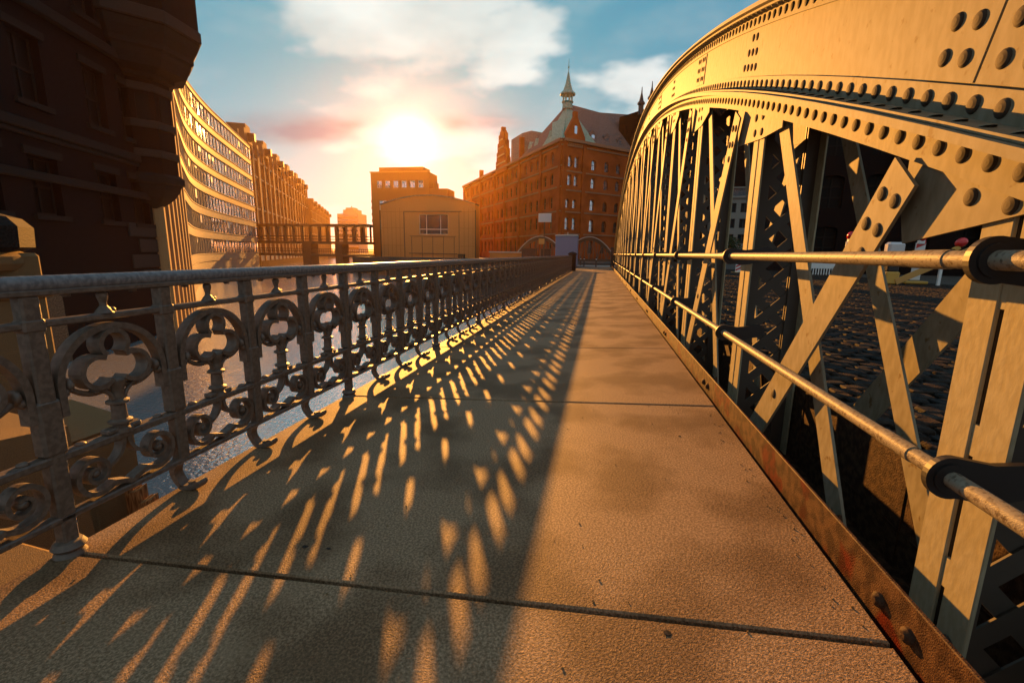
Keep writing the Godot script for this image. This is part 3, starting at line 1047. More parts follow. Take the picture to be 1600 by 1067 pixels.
# many small windows as one mesh of frames and one of panes, for walls too far away to pick them apart
func far_windows(parent: Node, f: Transform3D, holes: Array, depth: float, frame: Material, glass: Material, cols := 2, rows := 3) -> void:
	var a := MB.new()
	var g := MB.new()
	for r in holes:
		var w: float = r.size.x
		var h: float = r.size.y
		for i in cols + 1:
			a.box(Vector3(r.position.x + w * i / cols, r.position.y + h / 2, -depth + 0.06), Vector3(0.09, h, 0.06))
		for j in rows + 1:
			a.box(Vector3(r.position.x + w / 2, r.position.y + h * j / rows, -depth + 0.064), Vector3(w, 0.09, 0.05))
		g.box(Vector3(r.position.x + w / 2, r.position.y + h / 2, -depth + 0.02), Vector3(w, h, 0.02))
	var o := stuff(built("window_frames", a, frame, parent, f))
	stuff(built("panes", g, glass, o))


# ---------------------------------------------------------------- water, quays, streets
func setting() -> void:
	var b := MB.new()
	b.quad(Vector3(-700, WATER, 120), Vector3(700, WATER, 120), Vector3(700, WATER, -900), Vector3(-700, WATER, -900))
	structure(built("canal", b, mats.canal_water))
	b = MB.new()
	b.box(Vector3(0, WATER - 4, -400), Vector3(3000, 0.5, 3000))
	structure(built("ground", b, mats.quay_wall))
	# right of the truss: the carriageway of the bridge and the street beyond
	b = MB.new()
	b.box(Vector3(8.0, -0.20, -19.5), Vector3(12.6, 0.5, 43.0))
	var road := structure(built("carriageway", b, mats.joint_sand))
	var setts := []
	for i in 6:
		var m := MB.new()
		var sx := rng.randf_range(0.80, 0.98)
		m.chamfered(Vector3(0, 0, 0), Vector3(0.235 * sx, 0.09, 0.125), rng.randf_range(0.008, 0.015), Transform3D(Basis.from_euler(Vector3(rng.randf_range(-0.03, 0.03), 0, rng.randf_range(-0.03, 0.03))), Vector3.ZERO))
		setts.append(m.mesh())
	var near := []
	var many := []
	for i in 6:
		many.append([])
	var row := 0
	var z := -2.2
	while z > -40.5:
		var x := 1.86 + (0.12 if row % 2 else 0.0)
		while x < 14.0:
			var tr := Transform3D(Basis.from_euler(Vector3(rng.randf_range(-0.04, 0.04), rng.randf_range(-0.05, 0.05), rng.randf_range(-0.04, 0.04))), Vector3(x, 0.04 + rng.randf_range(-0.007, 0.007), z + rng.randf_range(-0.01, 0.01)))
			if z > -5.4 and z < -2.8 and x < 3.8 and near.size() < 290:
				part("cobble", setts[rng.randi() % 6], [mats.cobble_stone, mats.cobble_brown, mats.cobble_grey][rng.randi() % 3], road, tr)
				near.append(tr)
			else:
				many[rng.randi() % 6].append(tr)
			x += 0.25
		z -= 0.14
		row += 1
	for i in 6:
		copies("cobbles", setts[i], [mats.cobble_stone, mats.cobble_brown, mats.cobble_grey][i % 3], many[i], road)
	# street and quay at the far end
	var plan := PackedVector2Array([Vector2(-6, 42.02), Vector2(-6, 56), Vector2(-48.5, 86), Vector2(-48.5, 104), Vector2(-110, 400), Vector2(60, 400), Vector2(60, 41.02)])
	var lie := Basis(Vector3.RIGHT, Vector3.FORWARD, Vector3.UP)
	b = MB.new()
	b.prism(plan, 0.6, Transform3D(lie, Vector3(0, -0.68, 0)))
	structure(built("street", b, mats.street_asphalt))
	b = MB.new()
	b.prism(plan, 6.0, Transform3D(lie, Vector3(0, -6.69, 0)))
	structure(built("quay", b, mats.quay_wall))
	b = MB.new()
	b.box(Vector3(-1.1, -0.035, -46.5), Vector3(9.0, 0.11, 1.8))
	structure(built("pavement", b, mats.pavement_pale))
	b = MB.new()
	b.box(Vector3(1.2, 0.05, -52.0), Vector3(7.0, 0.30, 5.0))
	b.box(Vector3(37.0, -0.02, -20.0), Vector3(45.0, 0.2, 42.0))
	structure(built("side_street", b, mats.street_asphalt))
	# left bank
	b = MB.new()
	b.hexa([Vector3(-60, -8, 30), Vector3(-12.7, -8, 3), Vector3(-22.3, -8, -20.2), Vector3(-60, -8, -20.2), Vector3(-60, -0.6, 30), Vector3(-12.7, -0.6, 3), Vector3(-22.3, -0.6, -20.2), Vector3(-60, -0.6, -20.2)])
	structure(built("left_bank", b, mats.quay_wall))
	# far banks that close the canal and carry the horizon
	b = MB.new()
	b.box(Vector3(-300, -5, -460), Vector3(900, 8, 300))
	b.box(Vector3(-330, -5, -170), Vector3(380, 8, 300))
	structure(built("far_bank", b, mats.quay_wall))


# the stone abutment, its pillar and the timber fender seen through the railing on the left
func abutment() -> void:
	var t := thing("bridge_abutment", "rough granite bridge abutment with stepped coping stones just outside the near railing", "abutment")
	var b := MB.new()
	b.chamfered(Vector3(-3.35, -2.2, 1.0), Vector3(2.1, 3.6, 5.0), 0.02)
	built("base_wall", b, mats.granite, t)
	b = MB.new()
	b.hexa([Vector3(-4.5, -0.42, 3.6), Vector3(-2.20, -0.42, 3.6), Vector3(-2.20, -0.42, -1.62), Vector3(-4.5, -0.42, -1.62), Vector3(-4.45, -0.10, 3.6), Vector3(-2.24, -0.30, 3.6), Vector3(-2.24, -0.36, -1.56), Vector3(-4.45, -0.12, -1.56)])
	built("coping_stone", b, mats.granite, t)
	b = MB.new()
	b.hexa([Vector3(-5.0, -1.4, -1.64), Vector3(-3.86, -1.4, -1.64), Vector3(-3.86, -1.4, -2.7), Vector3(-5.0, -1.4, -2.7), Vector3(-5.0, -0.02, -1.64), Vector3(-3.92, -0.10, -1.64), Vector3(-3.92, -0.22, -2.66), Vector3(-5.0, -0.10, -2.66)])
	built("step_stone", b, mats.granite, t)
	b = MB.new()
	b.box(Vector3(-4.42, -1.05, -3.05), Vector3(0.60, 1.24, 0.5))
	b.lathe([Vector2(0.44, 0.0), Vector2(0.36, 0.03), Vector2(0.0, 0.26)], 4, Transform3D(Basis(Vector3.UP, PI / 4), Vector3(-4.42, -0.43, -3.05)), false)
	built("step_stone", b, mats.granite, t)

	var p := thing("stone_pillar", "thick granite pillar with a heavy domed cap standing beyond the near end of the railing", "pillar", Vector3(-5.62, -1.2, -3.0))
	b = MB.new()
	b.chamfered(Vector3(0, 1.0, 0), Vector3(1.00, 2.5, 1.0), 0.03)
	built("shaft", b, mats.granite, p)
	b = MB.new()
	b.chamfered(Vector3(0, 2.0, 0), Vector3(1.10, 0.09, 1.10), 0.02)
	b.chamfered(Vector3(0, 1.88, 0), Vector3(1.08, 0.07, 1.08), 0.02)
	built("moulding", b, mats.granite, p)
	b = MB.new()
	b.lathe([Vector2(0.0, 2.10), Vector2(0.58, 2.10), Vector2(0.62, 2.16), Vector2(0.62, 2.22), Vector2(0.56, 2.27)], 24, Transform3D(Basis.IDENTITY, Vector3.ZERO))
	built("roll", b, mats.granite, p)
	b = MB.new()
	b.lathe([Vector2(0.60, 2.26), Vector2(0.68, 2.30), Vector2(0.69, 2.48), Vector2(0.62, 2.56), Vector2(0.42, 2.62), Vector2(0.0, 2.66)], 8, Transform3D(Basis(Vector3.UP, PI / 8), Vector3.ZERO), false)
	built("cap", b, mats.dark_stone, p)

	var f := thing("timber_fender", "row of weathered upright timber planks with worn pointed tops in the water below the railing", "fender")
	var n := 17
	for i in n:
		var a := i / float(n - 1)
		var x := lerpf(-4.95, -3.72, a)
		var z := lerpf(-3.40, -3.10, a)
		var top := -0.72 - 0.36 * a + rng.randf_range(-0.05, 0.04)
		b = MB.new()
		var w := 0.041
		b.hexa([Vector3(x - w, -4, z + 0.06), Vector3(x + w, -4, z + 0.06), Vector3(x + w, -4, z - 0.06), Vector3(x - w, -4, z - 0.06), Vector3(x - w * 0.8, top - 0.03, z + 0.05), Vector3(x + w * 0.8, top, z + 0.04), Vector3(x + w * 0.6, top + 0.03, z - 0.04), Vector3(x - w * 0.7, top, z - 0.05)])
		built("plank", b, mats.weathered_wood, f)
	b = MB.new()
	b.box(Vector3(-4.3, -1.62, -3.12), Vector3(1.4, 0.14, 0.08))
	built("waler", b, mats.weathered_wood, f)


# ---------------------------------------------------------------- left bank buildings
func dark_house() -> void:
	var t := thing("dark_brick_house", "tall dark brick house in shade with a corbelled corner turret at the left edge", "house")
	var out := Vector3(0.34, 0, 0.94).normalized()      # from the corner towards the eye
	var c0 := Vector3(-21.9, -3.4, -20.0)
	var ln := 25.0
	var f := facing(-out, c0 + out * ln)
	var holes := []
	for spec in [[0.25, 1.2], [2.45, 1.2], [5.7, 1.3], [8.2, 1.3], [12.0, 1.4], [15.0, 1.4]]:
		holes.append(Rect2(ln - spec[0] - spec[1], 9.40, spec[1], 2.25))
		holes.append(Rect2(ln - spec[0] - spec[1], 5.6, spec[1], 2.0))
		holes.append(Rect2(ln - spec[0] - spec[1], 13.6, spec[1], 2.4))
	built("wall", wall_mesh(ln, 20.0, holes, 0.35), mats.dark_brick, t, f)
	for r in holes:
		window(t, f, r, 0.35, mats.dark_stone, mats.black_glass, 2, 2)
		var s := MB.new()
		s.box(Vector3(r.position.x + r.size.x / 2, r.position.y - 0.09, 0.05), Vector3(r.size.x + 0.3, 0.18, 0.16))
		built("sill", s, mats.dark_stone, t, f)
		s = MB.new()
		s.box(Vector3(r.position.x + r.size.x / 2, r.end.y + 0.14, 0.03), Vector3(r.size.x + 0.4, 0.26, 0.10))
		built("lintel", s, mats.dark_stone, t, f)
	var b := MB.new()
	b.chamfered(Vector3(ln / 2 - 0.4, 8.55, 0.11), Vector3(ln - 0.8, 0.34, 0.26), 0.04)
	b.chamfered(Vector3(ln / 2, 8.28, 0.06), Vector3(ln, 0.18, 0.14), 0.03)
	built("string_course", b, mats.dark_stone, t, f)
	b = MB.new()
	b.chamfered(Vector3(ln / 2, 6.9, 0.09), Vector3(ln, 0.3, 0.2), 0.04)
	b.chamfered(Vector3(ln / 2, 12.7, 0.12), Vector3(ln, 0.42, 0.3), 0.05)
	built("string_course", b, mats.dark_stone, t, f)
	for i in 4:   # pale corner stones
		b = MB.new()
		var w := 2.1 if i % 2 == 0 else 1.45
		b.chamfered(Vector3(ln - 0.02 - w / 2, 5.30 - i * 0.72, 0.035), Vector3(w, 0.62, 0.09), 0.03)
		built("quoin", b, mats.quoin_stone, t, f)
	# canal side of the house, almost edge-on
	var g := facing(Vector3(-9.6, 0, -11.0).normalized(), c0)
	var gl := 14.4
	holes = []
	for i in 6:
		for j in 4:
			holes.append(Rect2(1.0 + i * 2.25, 1.6 + j * 4.2, 1.2, 2.7))
	built("canal_wall", wall_mesh(gl, 20.0, holes, 0.3), mats.sunlit_brick, t, g)
	for r in holes:
		window(t, g, r, 0.3, mats.window_dark, mats.window_glass, 2, 3)
	for i in 7:
		b = MB.new()
		b.chamfered(Vector3(0.45 + i * 2.25, 9.0, 0.22), Vector3(0.62, 21.0, 0.44), 0.04)
		built("pilaster", b, mats.sunlit_brick, t, g)
	for y in [1.2, 5.2, 9.6]:
		b = MB.new()
		b.box(Vector3(gl / 2, y, 0.14), Vector3(gl, 0.3, 0.25))
		built("string_course", b, mats.sunlit_brick, t, g)
	# back and far side, roof
	b = MB.new()
	var p0 := c0 + out * ln
	var p1 := c0 + Vector3(-9.6, 0, -11.0).normalized() * gl
	var back := Vector3(-15, 0, 4)
	var q0 := p0 + back
	var q1 := p1 + back
	var up := Vector3(0, 20, 0)
	b.quad(q0 + up, p0 + up, p0, q0)
	b.quad(q1, p1, p1 + up, q1 + up)
	b.quad(q0, q1, q1 + up, q0 + up)
	b.tri(p0 + up, c0 + up, q0 + up)
	b.quad(c0 + up, p1 + up, q1 + up, q0 + up)
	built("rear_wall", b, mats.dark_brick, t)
	# corner turret: lower oriel on corbels, then a wider storey
	var base := Transform3D(Basis(Vector3.UP, PI / 8 + 0.1), Vector3(-22.15, 0, -20.3))
	b = MB.new()
	b.lathe([Vector2(0.3, 3.0), Vector2(0.7, 3.25), Vector2(1.0, 3.5), Vector2(1.25, 3.85), Vector2(1.32, 4.1)], 8, base, false)
	b.lathe([Vector2(1.32, 4.1), Vector2(1.48, 4.16), Vector2(1.48, 4.45), Vector2(1.34, 4.55), Vector2(1.28, 4.6)], 8, base, false)
	built("corbel", b, mats.dark_stone, t)
	b = MB.new()
	b.lathe([Vector2(1.25, 4.58), Vector2(1.25, 8.75)], 8, base, false)
	built("oriel_wall", b, mats.dark_brick, t)
	b = MB.new()
	for y in [5.3, 6.6, 8.2]:
		b = MB.new()
		b.lathe([Vector2(1.25, y), Vector2(1.34, y + 0.03), Vector2(1.34, y + 0.32), Vector2(1.25, y + 0.36)], 8, base, false)
		built("band", b, mats.quoin_stone, t)
	for k in 8:
		b = MB.new()
		b.box(Vector3(0, 7.4, 1.16), Vector3(0.5, 1.3, 0.06), base * Transform3D(Basis(Vector3.UP, TAU * (k + 0.5) / 8), Vector3.ZERO))
		built("oriel_window", b, mats.black_glass, t)
	b = MB.new()
	b.lathe([Vector2(1.25, 8.72), Vector2(1.5, 8.8), Vector2(1.5, 8.95), Vector2(2.05, 9.15), Vector2(2.25, 9.55), Vector2(2.30, 9.75), Vector2(2.42, 9.85), Vector2(2.42, 10.05), Vector2(2.65, 10.45), Vector2(2.75, 10.75)], 8, base, false)
	built("corbel", b, mats.dark_stone, t)
	b = MB.new()
	b.lathe([Vector2(2.75, 10.74), Vector2(2.75, 16.0), Vector2(0.0, 22.0)], 8, base, false)
	built("turret_wall", b, mats.dark_brick, t)
	b = MB.new()
	b.lathe([Vector2(2.76, 10.8), Vector2(2.84, 10.85), Vector2(2.84, 11.3), Vector2(2.76, 11.36)], 8, base, false)
	built("band", b, mats.quoin_stone, t)


func curved_block() -> void:
	var t := thing("curved_office_block", "pale curved office block with seven window bands sweeping along the left bank of the canal", "office building")
	var key: Array[Vector2] = [Vector2(-27, -26.2), Vector2(-32, -31.4), Vector2(-38.3, -38.3), Vector2(-46.4, -47.3), Vector2(-51.5, -54), Vector2(-56.5, -62), Vector2(-62, -72.0), Vector2(-69.6, -86.0), Vector2(-76, -98)]
	var curve := Curve2D.new()
	for i in range(1, key.size() - 1):
		var tg := (key[i + 1] - key[i - 1]) / 6.0
		curve.add_point(key[i], -tg, tg)
	var total := curve.get_baked_length()
	var n := 36
	var pts := []
	for i in n + 1:
		pts.append(curve.sample_baked(total * i / n, true))
	var roof := 21.1
	var low := -0.6
	var st := (roof - 0.7 - low) / 7.0
	var V := func(p: Vector2, y: float) -> Vector3: return Vector3(p.x, y, p.y)
	var plinth := MB.new()
	var bands := []
	for j in 8:
		bands.append(MB.new())
	var lintels := MB.new()
	var fin := MB.new()
	fin.box(Vector3(0, (roof + low) / 2, -0.02), Vector3(0.14, roof - low, 0.22))
	var fin_mesh := fin.mesh()
	var glass := MB.new()
	var seg := total / n
	glass.box(Vector3(seg / 2, 0, 0), Vector3(seg - 0.1, st - 1.05, 0.02))
	var glass_mesh := glass.mesh()
	for i in n:
		var a: Vector2 = pts[i]
		var c: Vector2 = pts[i + 1]
		var d := (c - a).normalized()
		var nr := Vector2(-d.y, d.x)
		var f := facing(Vector3(d.x, 0, d.y), Vector3(a.x, 0, a.y))
		var ao := a + nr * 0.05
		var co := c + nr * 0.05
		plinth.quad(V.call(ao, -8), V.call(co, -8), V.call(co, low), V.call(ao, low))
		plinth.quad(V.call(ao, low), V.call(co, low), V.call(c - nr * 0.5, low), V.call(a - nr * 0.5, low))
		for j in 8:
			var y0 := low + st * j
			var hgt := 1.0 if j < 7 else 0.7
			var m: MB = bands[j]
			m.quad(V.call(a + nr * 0.10, y0), V.call(c + nr * 0.10, y0), V.call(c + nr * 0.10, y0 + hgt), V.call(a + nr * 0.10, y0 + hgt))
			m.quad(V.call(a + nr * 0.10, y0 + hgt), V.call(c + nr * 0.10, y0 + hgt), V.call(c - nr * 0.4, y0 + hgt), V.call(a - nr * 0.4, y0 + hgt))
			m.quad(V.call(a - nr * 0.4, y0), V.call(c - nr * 0.4, y0), V.call(c + nr * 0.1, y0), V.call(a + nr * 0.1, y0))
			for yy in [y0 - 0.02, y0 + hgt - 0.1]:
				lintels.box(Vector3(seg / 2, yy + 0.06, 0.115), Vector3(seg + 0.02, 0.12, 0.09), f)
			if j < 7:
				var w := part("window", glass_mesh, mats.bright_glass if j > 2 or rng.randf() < 0.25 else mats.window_glass, t, f * Transform3D(Basis.from_euler(Vector3(rng.randf_range(-0.003, 0.003), rng.randf_range(-0.004, 0.004), 0)), Vector3(0, y0 + 1.0 + (st - 1.0) / 2, -0.02)))
				if rng.randf() < 0.3:
					var bl := MB.new()
					var hh := rng.randf_range(0.3, 1.2)
					bl.box(Vector3(seg / 2, (st - 1.05) / 2 - hh / 2, 0.03), Vector3(seg - 0.3, hh, 0.01))
					built("blind", bl, mats.window_white, w)
		part("mullion", fin_mesh, mats.pale_concrete, t, f)
		part("glazing_bar", shapes.get_or_add("glazing_bar", _bar_mesh(roof - low)), mats.window_dark, t, f * Transform3D(Basis.IDENTITY, Vector3(seg / 2, (roof + low) / 2, 0.0)))
	built("plinth", plinth, mats.pale_concrete, t)
	for j in 8:
		built("spandrel_band", bands[j], mats.tile_band if j > 2 else mats.pale_concrete, t)
	built("ledges", lintels, mats.pale_concrete, t)
	# body behind the glass, roof and set-back top storey
	var body := MB.new()
	var top := MB.new()
	for i in n:
		var a: Vector2 = pts[i]
		var c: Vector2 = pts[i + 1]
		var nr := Vector2(-(c - a).normalized().y, (c - a).normalized().x)
		var a2 := a - nr * 0.5
		var c2 := c - nr * 0.5
		body.quad(V.call(a2, -8), V.call(c2, -8), V.call(c2, roof), V.call(a2, roof))
		body.quad(V.call(a + nr * 0.1, roof), V.call(c + nr * 0.1, roof), V.call(c - Vector2(16, 4), roof), V.call(a - Vector2(16, 4), roof))
		body.quad(V.call(c - Vector2(16, 4), -8), V.call(a - Vector2(16, 4), -8), V.call(a - Vector2(16, 4), roof), V.call(c - Vector2(16, 4), roof))
		if i > 6 and i < n - 5:
			var a3 := a - nr * 2.2
			var c3 := c - nr * 2.2
			top.quad(V.call(a3, roof), V.call(c3, roof), V.call(c3, roof + 1.7), V.call(a3, roof + 1.7))
			top.quad(V.call(a3, roof + 1.7), V.call(c3, roof + 1.7), V.call(c3 - nr * 7, roof + 1.7), V.call(a3 - nr * 7, roof + 1.7))
	built("body", body, mats.tile_band, t)
	built("roof_storey", top, mats.grey_roof, t)
	var e0: Vector2 = pts[0]
	var en: Vector2 = pts[n]
	var ends := MB.new()
	for e in [e0, en]:
		ends.quad(V.call(e - Vector2(16, 4), -8), V.call(e, -8), V.call(e, roof), V.call(e - Vector2(16, 4), roof))
	built("end_wall", ends, mats.tile_band, t)


func _bar_mesh(h: float) -> ArrayMesh:
	var b := MB.new()
	b.box(Vector3.ZERO, Vector3(0.07, h, 0.08))
	return b.mesh()


func warehouse_row() -> void:
	var d := Vector3(-0.450, 0, -0.893).normalized()
	var a := Vector3(-73.4, -6, -87.0)
	var names := ["first", "second", "third", "fourth", "fifth", "sixth"]
	var at := 0.0
	for i in 12:
		var far := i >= 6
		var w := 16.6 if not far else 13.0
		var h := 29.6 if not far else 24.5
		var label := ""
		if not far:
			label = "%s tall sunlit brick warehouse counted from the curved office block" % names[i]
		else:
			label = "%s of the lower brick warehouses beyond the tall row on the canal" % names[i - 6]
		var t := thing("brick_warehouse", label, "warehouse", Vector3.ZERO, 0.0, "warehouses along the left bank of the canal")
		var o := a + d * at
		if far:
			o += Vector3(0.893, 0, -0.45) * 1.2 + d * 1.5
		var f := facing(d, o)
		var holes := []
		var bay := w / 3.0
		for k in 3:
			for j in 6:
				if k == 1:
					holes.append(Rect2(bay * k + 0.9, 6.2 + j * 3.6 * h / 29.6, bay - 1.8, 2.6))
				else:
					for q in 2:
						holes.append(Rect2(bay * k + 0.75 + q * (bay - 1.3) / 2, 6.2 + j * 3.6 * h / 29.6, (bay - 2.0) / 2, 2.4))
		built("wall", wall_mesh(w, h, holes, 0.35), mats.warehouse_brick, t, f)
		far_windows(t, f, holes, 0.35, mats.warehouse_trim, mats.dim_glass, 2, 4)
		for k in 4:
			var b := MB.new()
			b.box(Vector3(clampf(bay * k, 0.35, w - 0.35), h / 2 + (0.6 if k == 0 or k == 3 else 0.0), 0.28), Vector3(0.66, h + (1.2 if k == 0 or k == 3 else 0.0), 0.55))
			built("pilaster", b, mats.warehouse_brick, t, f)
		for k in 3:
			var b := MB.new()
			b.box(Vector3(bay * (k + 0.5), h / 2 + 1, 0.10), Vector3(0.24, h - 4, 0.20))
			built("rib", b, mats.warehouse_trim, t, f)
		for y in [5.4, 9.1, 16.3, 23.5, 27.4]:
			var b := MB.new()
			b.box(Vector3(w / 2, y * h / 29.6, 0.16), Vector3(w, 0.34, 0.30))
			built("string_course", b, mats.warehouse_trim, t, f)
		var p := MB.new()
		for k in 3:
			p.box(Vector3(bay * (k + 0.5), 3.2, 0.15), Vector3(bay - 1.6, 4.0, 0.3))
		built("ground_storey", p, mats.warehouse_trim, t, f)
		var piles := MB.new()
		for k in 10:
			piles.box(Vector3(w * (k + 0.5) / 10, 2.4, 0.75), Vector3(0.3, 4.0, 0.3))
		built("mooring_piles", piles, mats.weathered_wood, t, f)
		# gable with hoist over the middle bay, hipped roof behind
		var g := MB.new()
		g.prism(PackedVector2Array([Vector2(bay * 0.9, h), Vector2(bay * 2.1, h), Vector2(bay * 2.1, h + 2.6), Vector2(bay * 1.85, h + 2.6), Vector2(bay * 1.85, h + 3.6), Vector2(bay * 1.15, h + 3.6), Vector2(bay * 1.15, h + 2.6), Vector2(bay * 0.9, h + 2.6)]), 3.6, Transform3D(Basis.IDENTITY, Vector3(0, 0, -3.0)))
		built("gable", g, mats.warehouse_brick, t, f)
		g = MB.new()
		g.box(Vector3(bay * 1.5, h + 1.2, 1.1), Vector3(1.4, 1.6, 1.6))
		built("hoist_box", g, mats.steel_brown, t, f)
		var r := MB.new()
		r.quad(Vector3(0, h, 0), Vector3(w, h, 0), Vector3(w, h + 3.4, -8), Vector3(0, h + 3.4, -8))
		r.quad(Vector3(w, h, -16), Vector3(0, h, -16), Vector3(0, h + 3.4, -8), Vector3(w, h + 3.4, -8))
		r.tri(Vector3(0, h, -16), Vector3(0, h, 0), Vector3(0, h + 3.4, -8))
		r.tri(Vector3(w, h, 0), Vector3(w, h, -16), Vector3(w, h + 3.4, -8))
		built("roof", r, mats.roof_tiles, t, f)
		r = MB.new()
		r.quad(Vector3(0, 0, -16), Vector3(0, 0, 0), Vector3(0, h, 0), Vector3(0, h, -16))
		r.quad(Vector3(w, 0, 0), Vector3(w, 0, -16), Vector3(w, h, -16), Vector3(w, h, 0))
		r.quad(Vector3(w, 0, -16), Vector3(0, 0, -16), Vector3(0, h, -16), Vector3(w, h, -16))
		built("side_wall", r, mats.warehouse_brick, t, f)
		at += w


func skywalk() -> void:
	var t := thing("canal_footbridge", "two level covered steel footbridge crossing the canal between warehouses and the brick block", "footbridge", Vector3(0, 0, -92))
	var x0 := -77.5
	var x1 := -47.2
	var ln := x1 - x0
	var xm := (x0 + x1) / 2
	var b := MB.new()
	b.chamfered(Vector3(xm, 6.15, 0), Vector3(ln, 0.5, 3.4), 0.05)
	built("roof", b, mats.steel_brown, t)
	for y in [2.6, 0.0]:
		b = MB.new()
		b.box(Vector3(xm, y, 0), Vector3(ln, 0.55, 3.0))
		built("deck", b, mats.steel_brown, t)
	for i in 15:
		var x := x0 + ln * (i + 0.5) / 15
		for z in [-1.4, 1.4]:
			b = MB.new()
			b.box(Vector3(x, 4.4, z), Vector3(0.55 if i % 2 else 0.35, 3.3, 0.3))
			built("column", b, mats.steel_brown, t)
	for y in [3.3, 3.9, 0.8, 1.3]:
		for z in [-1.45, 1.45]:
			b = MB.new()
			b.box(Vector3(xm, y, z), Vector3(ln, 0.10, 0.08))
			built("railing_bar", b, mats.steel_brown, t)
	b = MB.new()
	for i in 60:
		b.box(Vector3(x0 + ln * (i + 0.5) / 60, 0.7, 1.45), Vector3(0.09, 1.2, 0.06))
	stuff(built("balusters", b, mats.steel_brown, t))
	for spec in [[-77.0, 1.2], [-61.6, 2.0], [-54.2, 1.6]]:
		b = MB.new()
		b.chamfered(Vector3(spec[0], -1.6, 0), Vector3(spec[1], 8.2 if spec[0] > -60 else 8.2, 2.8), 0.05)
		built("pier", b, mats.steel_brown, t)


func distant_tower() -> void:
	var t := thing("distant_tower_block", "pale rectangular tower block with a stepped top far down the canal", "tower block", Vector3(-196, -3, -350))
	var b := MB.new()
	b.box(Vector3(0, 16, 0), Vector3(17.5, 32, 14))
	built("wall", b, mats.office_stone, t)
	b = MB.new()
	b.box(Vector3(0.5, 33.6, 0), Vector3(11, 3.2, 9))
	b.box(Vector3(0, 36.0, 0), Vector3(7, 1.8, 6))
	built("roof_storey", b, mats.office_stone, t)
	b = MB.new()
	b.box(Vector3(0, 37.4, 0), Vector3(0.5, 2, 0.5))
	built("mast", b, mats.steel_brown, t)
	for i in 9:
		b = MB.new()
		b.box(Vector3(0, 2.5 + i * 3.3, 7.02), Vector3(16.5, 1.5, 0.1))
		built("window_band", b, mats.dim_glass, t)
	var low := thing("waterside_house", "low house at the end of the canal under the distant tower", "house", Vector3(-225, -3, -300))
	b = MB.new()
	b.box(Vector3(0, 7, 0), Vector3(60, 14, 12))
	built("wall", b, mats.block_brick, low)
	b = MB.new()
	b.prism(PackedVector2Array([Vector2(-6.5, 14), Vector2(6.5, 14), Vector2(0, 18)]), 60, Transform3D(Basis(Vector3(0, 0, -1), Vector3.UP, Vector3.RIGHT), Vector3(-30, 0, 0)))
	built("roof", b, mats.roof_tiles, low)


# ---------------------------------------------------------------- the middle distance
func brick_block() -> void:
	var t := thing("stepped_brick_block", "tall brick block with a stepped flat roof rising behind the arched hall below the sun", "building")
	var f := facing(Vector3.RIGHT, Vector3(-47.5, -1.2, -93.0))
	var w := 12.6
	var h := 18.0
	var holes := []
	for spec in [[1.7, 10.6, 1.6, 1.9], [1.7, 6.7, 1.6, 1.9], [4.6, 10.6, 1.6, 1.9], [7.4, 10.6, 1.6, 1.9], [10.2, 10.6, 1.6, 1.9]]:
		holes.append(Rect2(spec[0], spec[1], spec[2], spec[3]))
	for i in 6:
		holes.append(Rect2(1.3 + i * 1.8, 15.0, 1.1, 1.4))
	holes.append(Rect2(2.2, 0.6, 2.1, 5.3))
	built("wall", wall_mesh(w, h, holes, 0.25), mats.block_brick, t, f)
	for r in holes:
		window(t, f, r, 0.25, mats.window_white, mats.window_glass if r.size.y < 3 else mats.sign_face, 2 if r.size.y < 3 else 1, 2 if r.size.y < 3 else 1)
	var b := MB.new()
	b.quad(Vector3(0, 0, -5), Vector3(0, 0, 0), Vector3(0, h, 0), Vector3(0, h, -5))
	b.quad(Vector3(w, 0, 0), Vector3(w, 0, -5), Vector3(w, h, -5), Vector3(w, h, 0))
	b.quad(Vector3(w, 0, -5), Vector3(0, 0, -5), Vector3(0, h, -5), Vector3(w, h, -5))
	b.quad(Vector3(0, h, 0), Vector3(w, h, 0), Vector3(w, h, -5), Vector3(0, h, -5))
	built("side_wall", b, mats.block_brick, t, f)
	b = MB.new()
	b.box(Vector3(6.4, h + 0.55, -2.6), Vector3(9.6, 1.1, 4))
	built("roof_storey", b, mats.block_brick, t, f)
	b = MB.new()
	b.box(Vector3(w / 2, h + 0.06, -0.03), Vector3(w + 0.3, 0.22, 0.4))
	built("parapet", b, mats.hall_wall, t, f)
	b = MB.new()
	b.box(Vector3(w + 1.9, 7.4, -2.6), Vector3(3.8, 14.8, 4.6))
	built("wing", b, mats.block_brick, t, f)
	b = MB.new()
	b.box(Vector3(w + 0.8, 15.3, -2), Vector3(0.9, 1.4, 0.9))
	built("chimney", b, mats.block_brick, t, f)
	b = MB.new()
	for i in 4:
		b.box(Vector3(-0.25, 8.5 + i * 1.3, -1.0), Vector3(0.5, 0.5, 0.5))
	built("wall_lamps", b, mats.steel_brown, t, f)


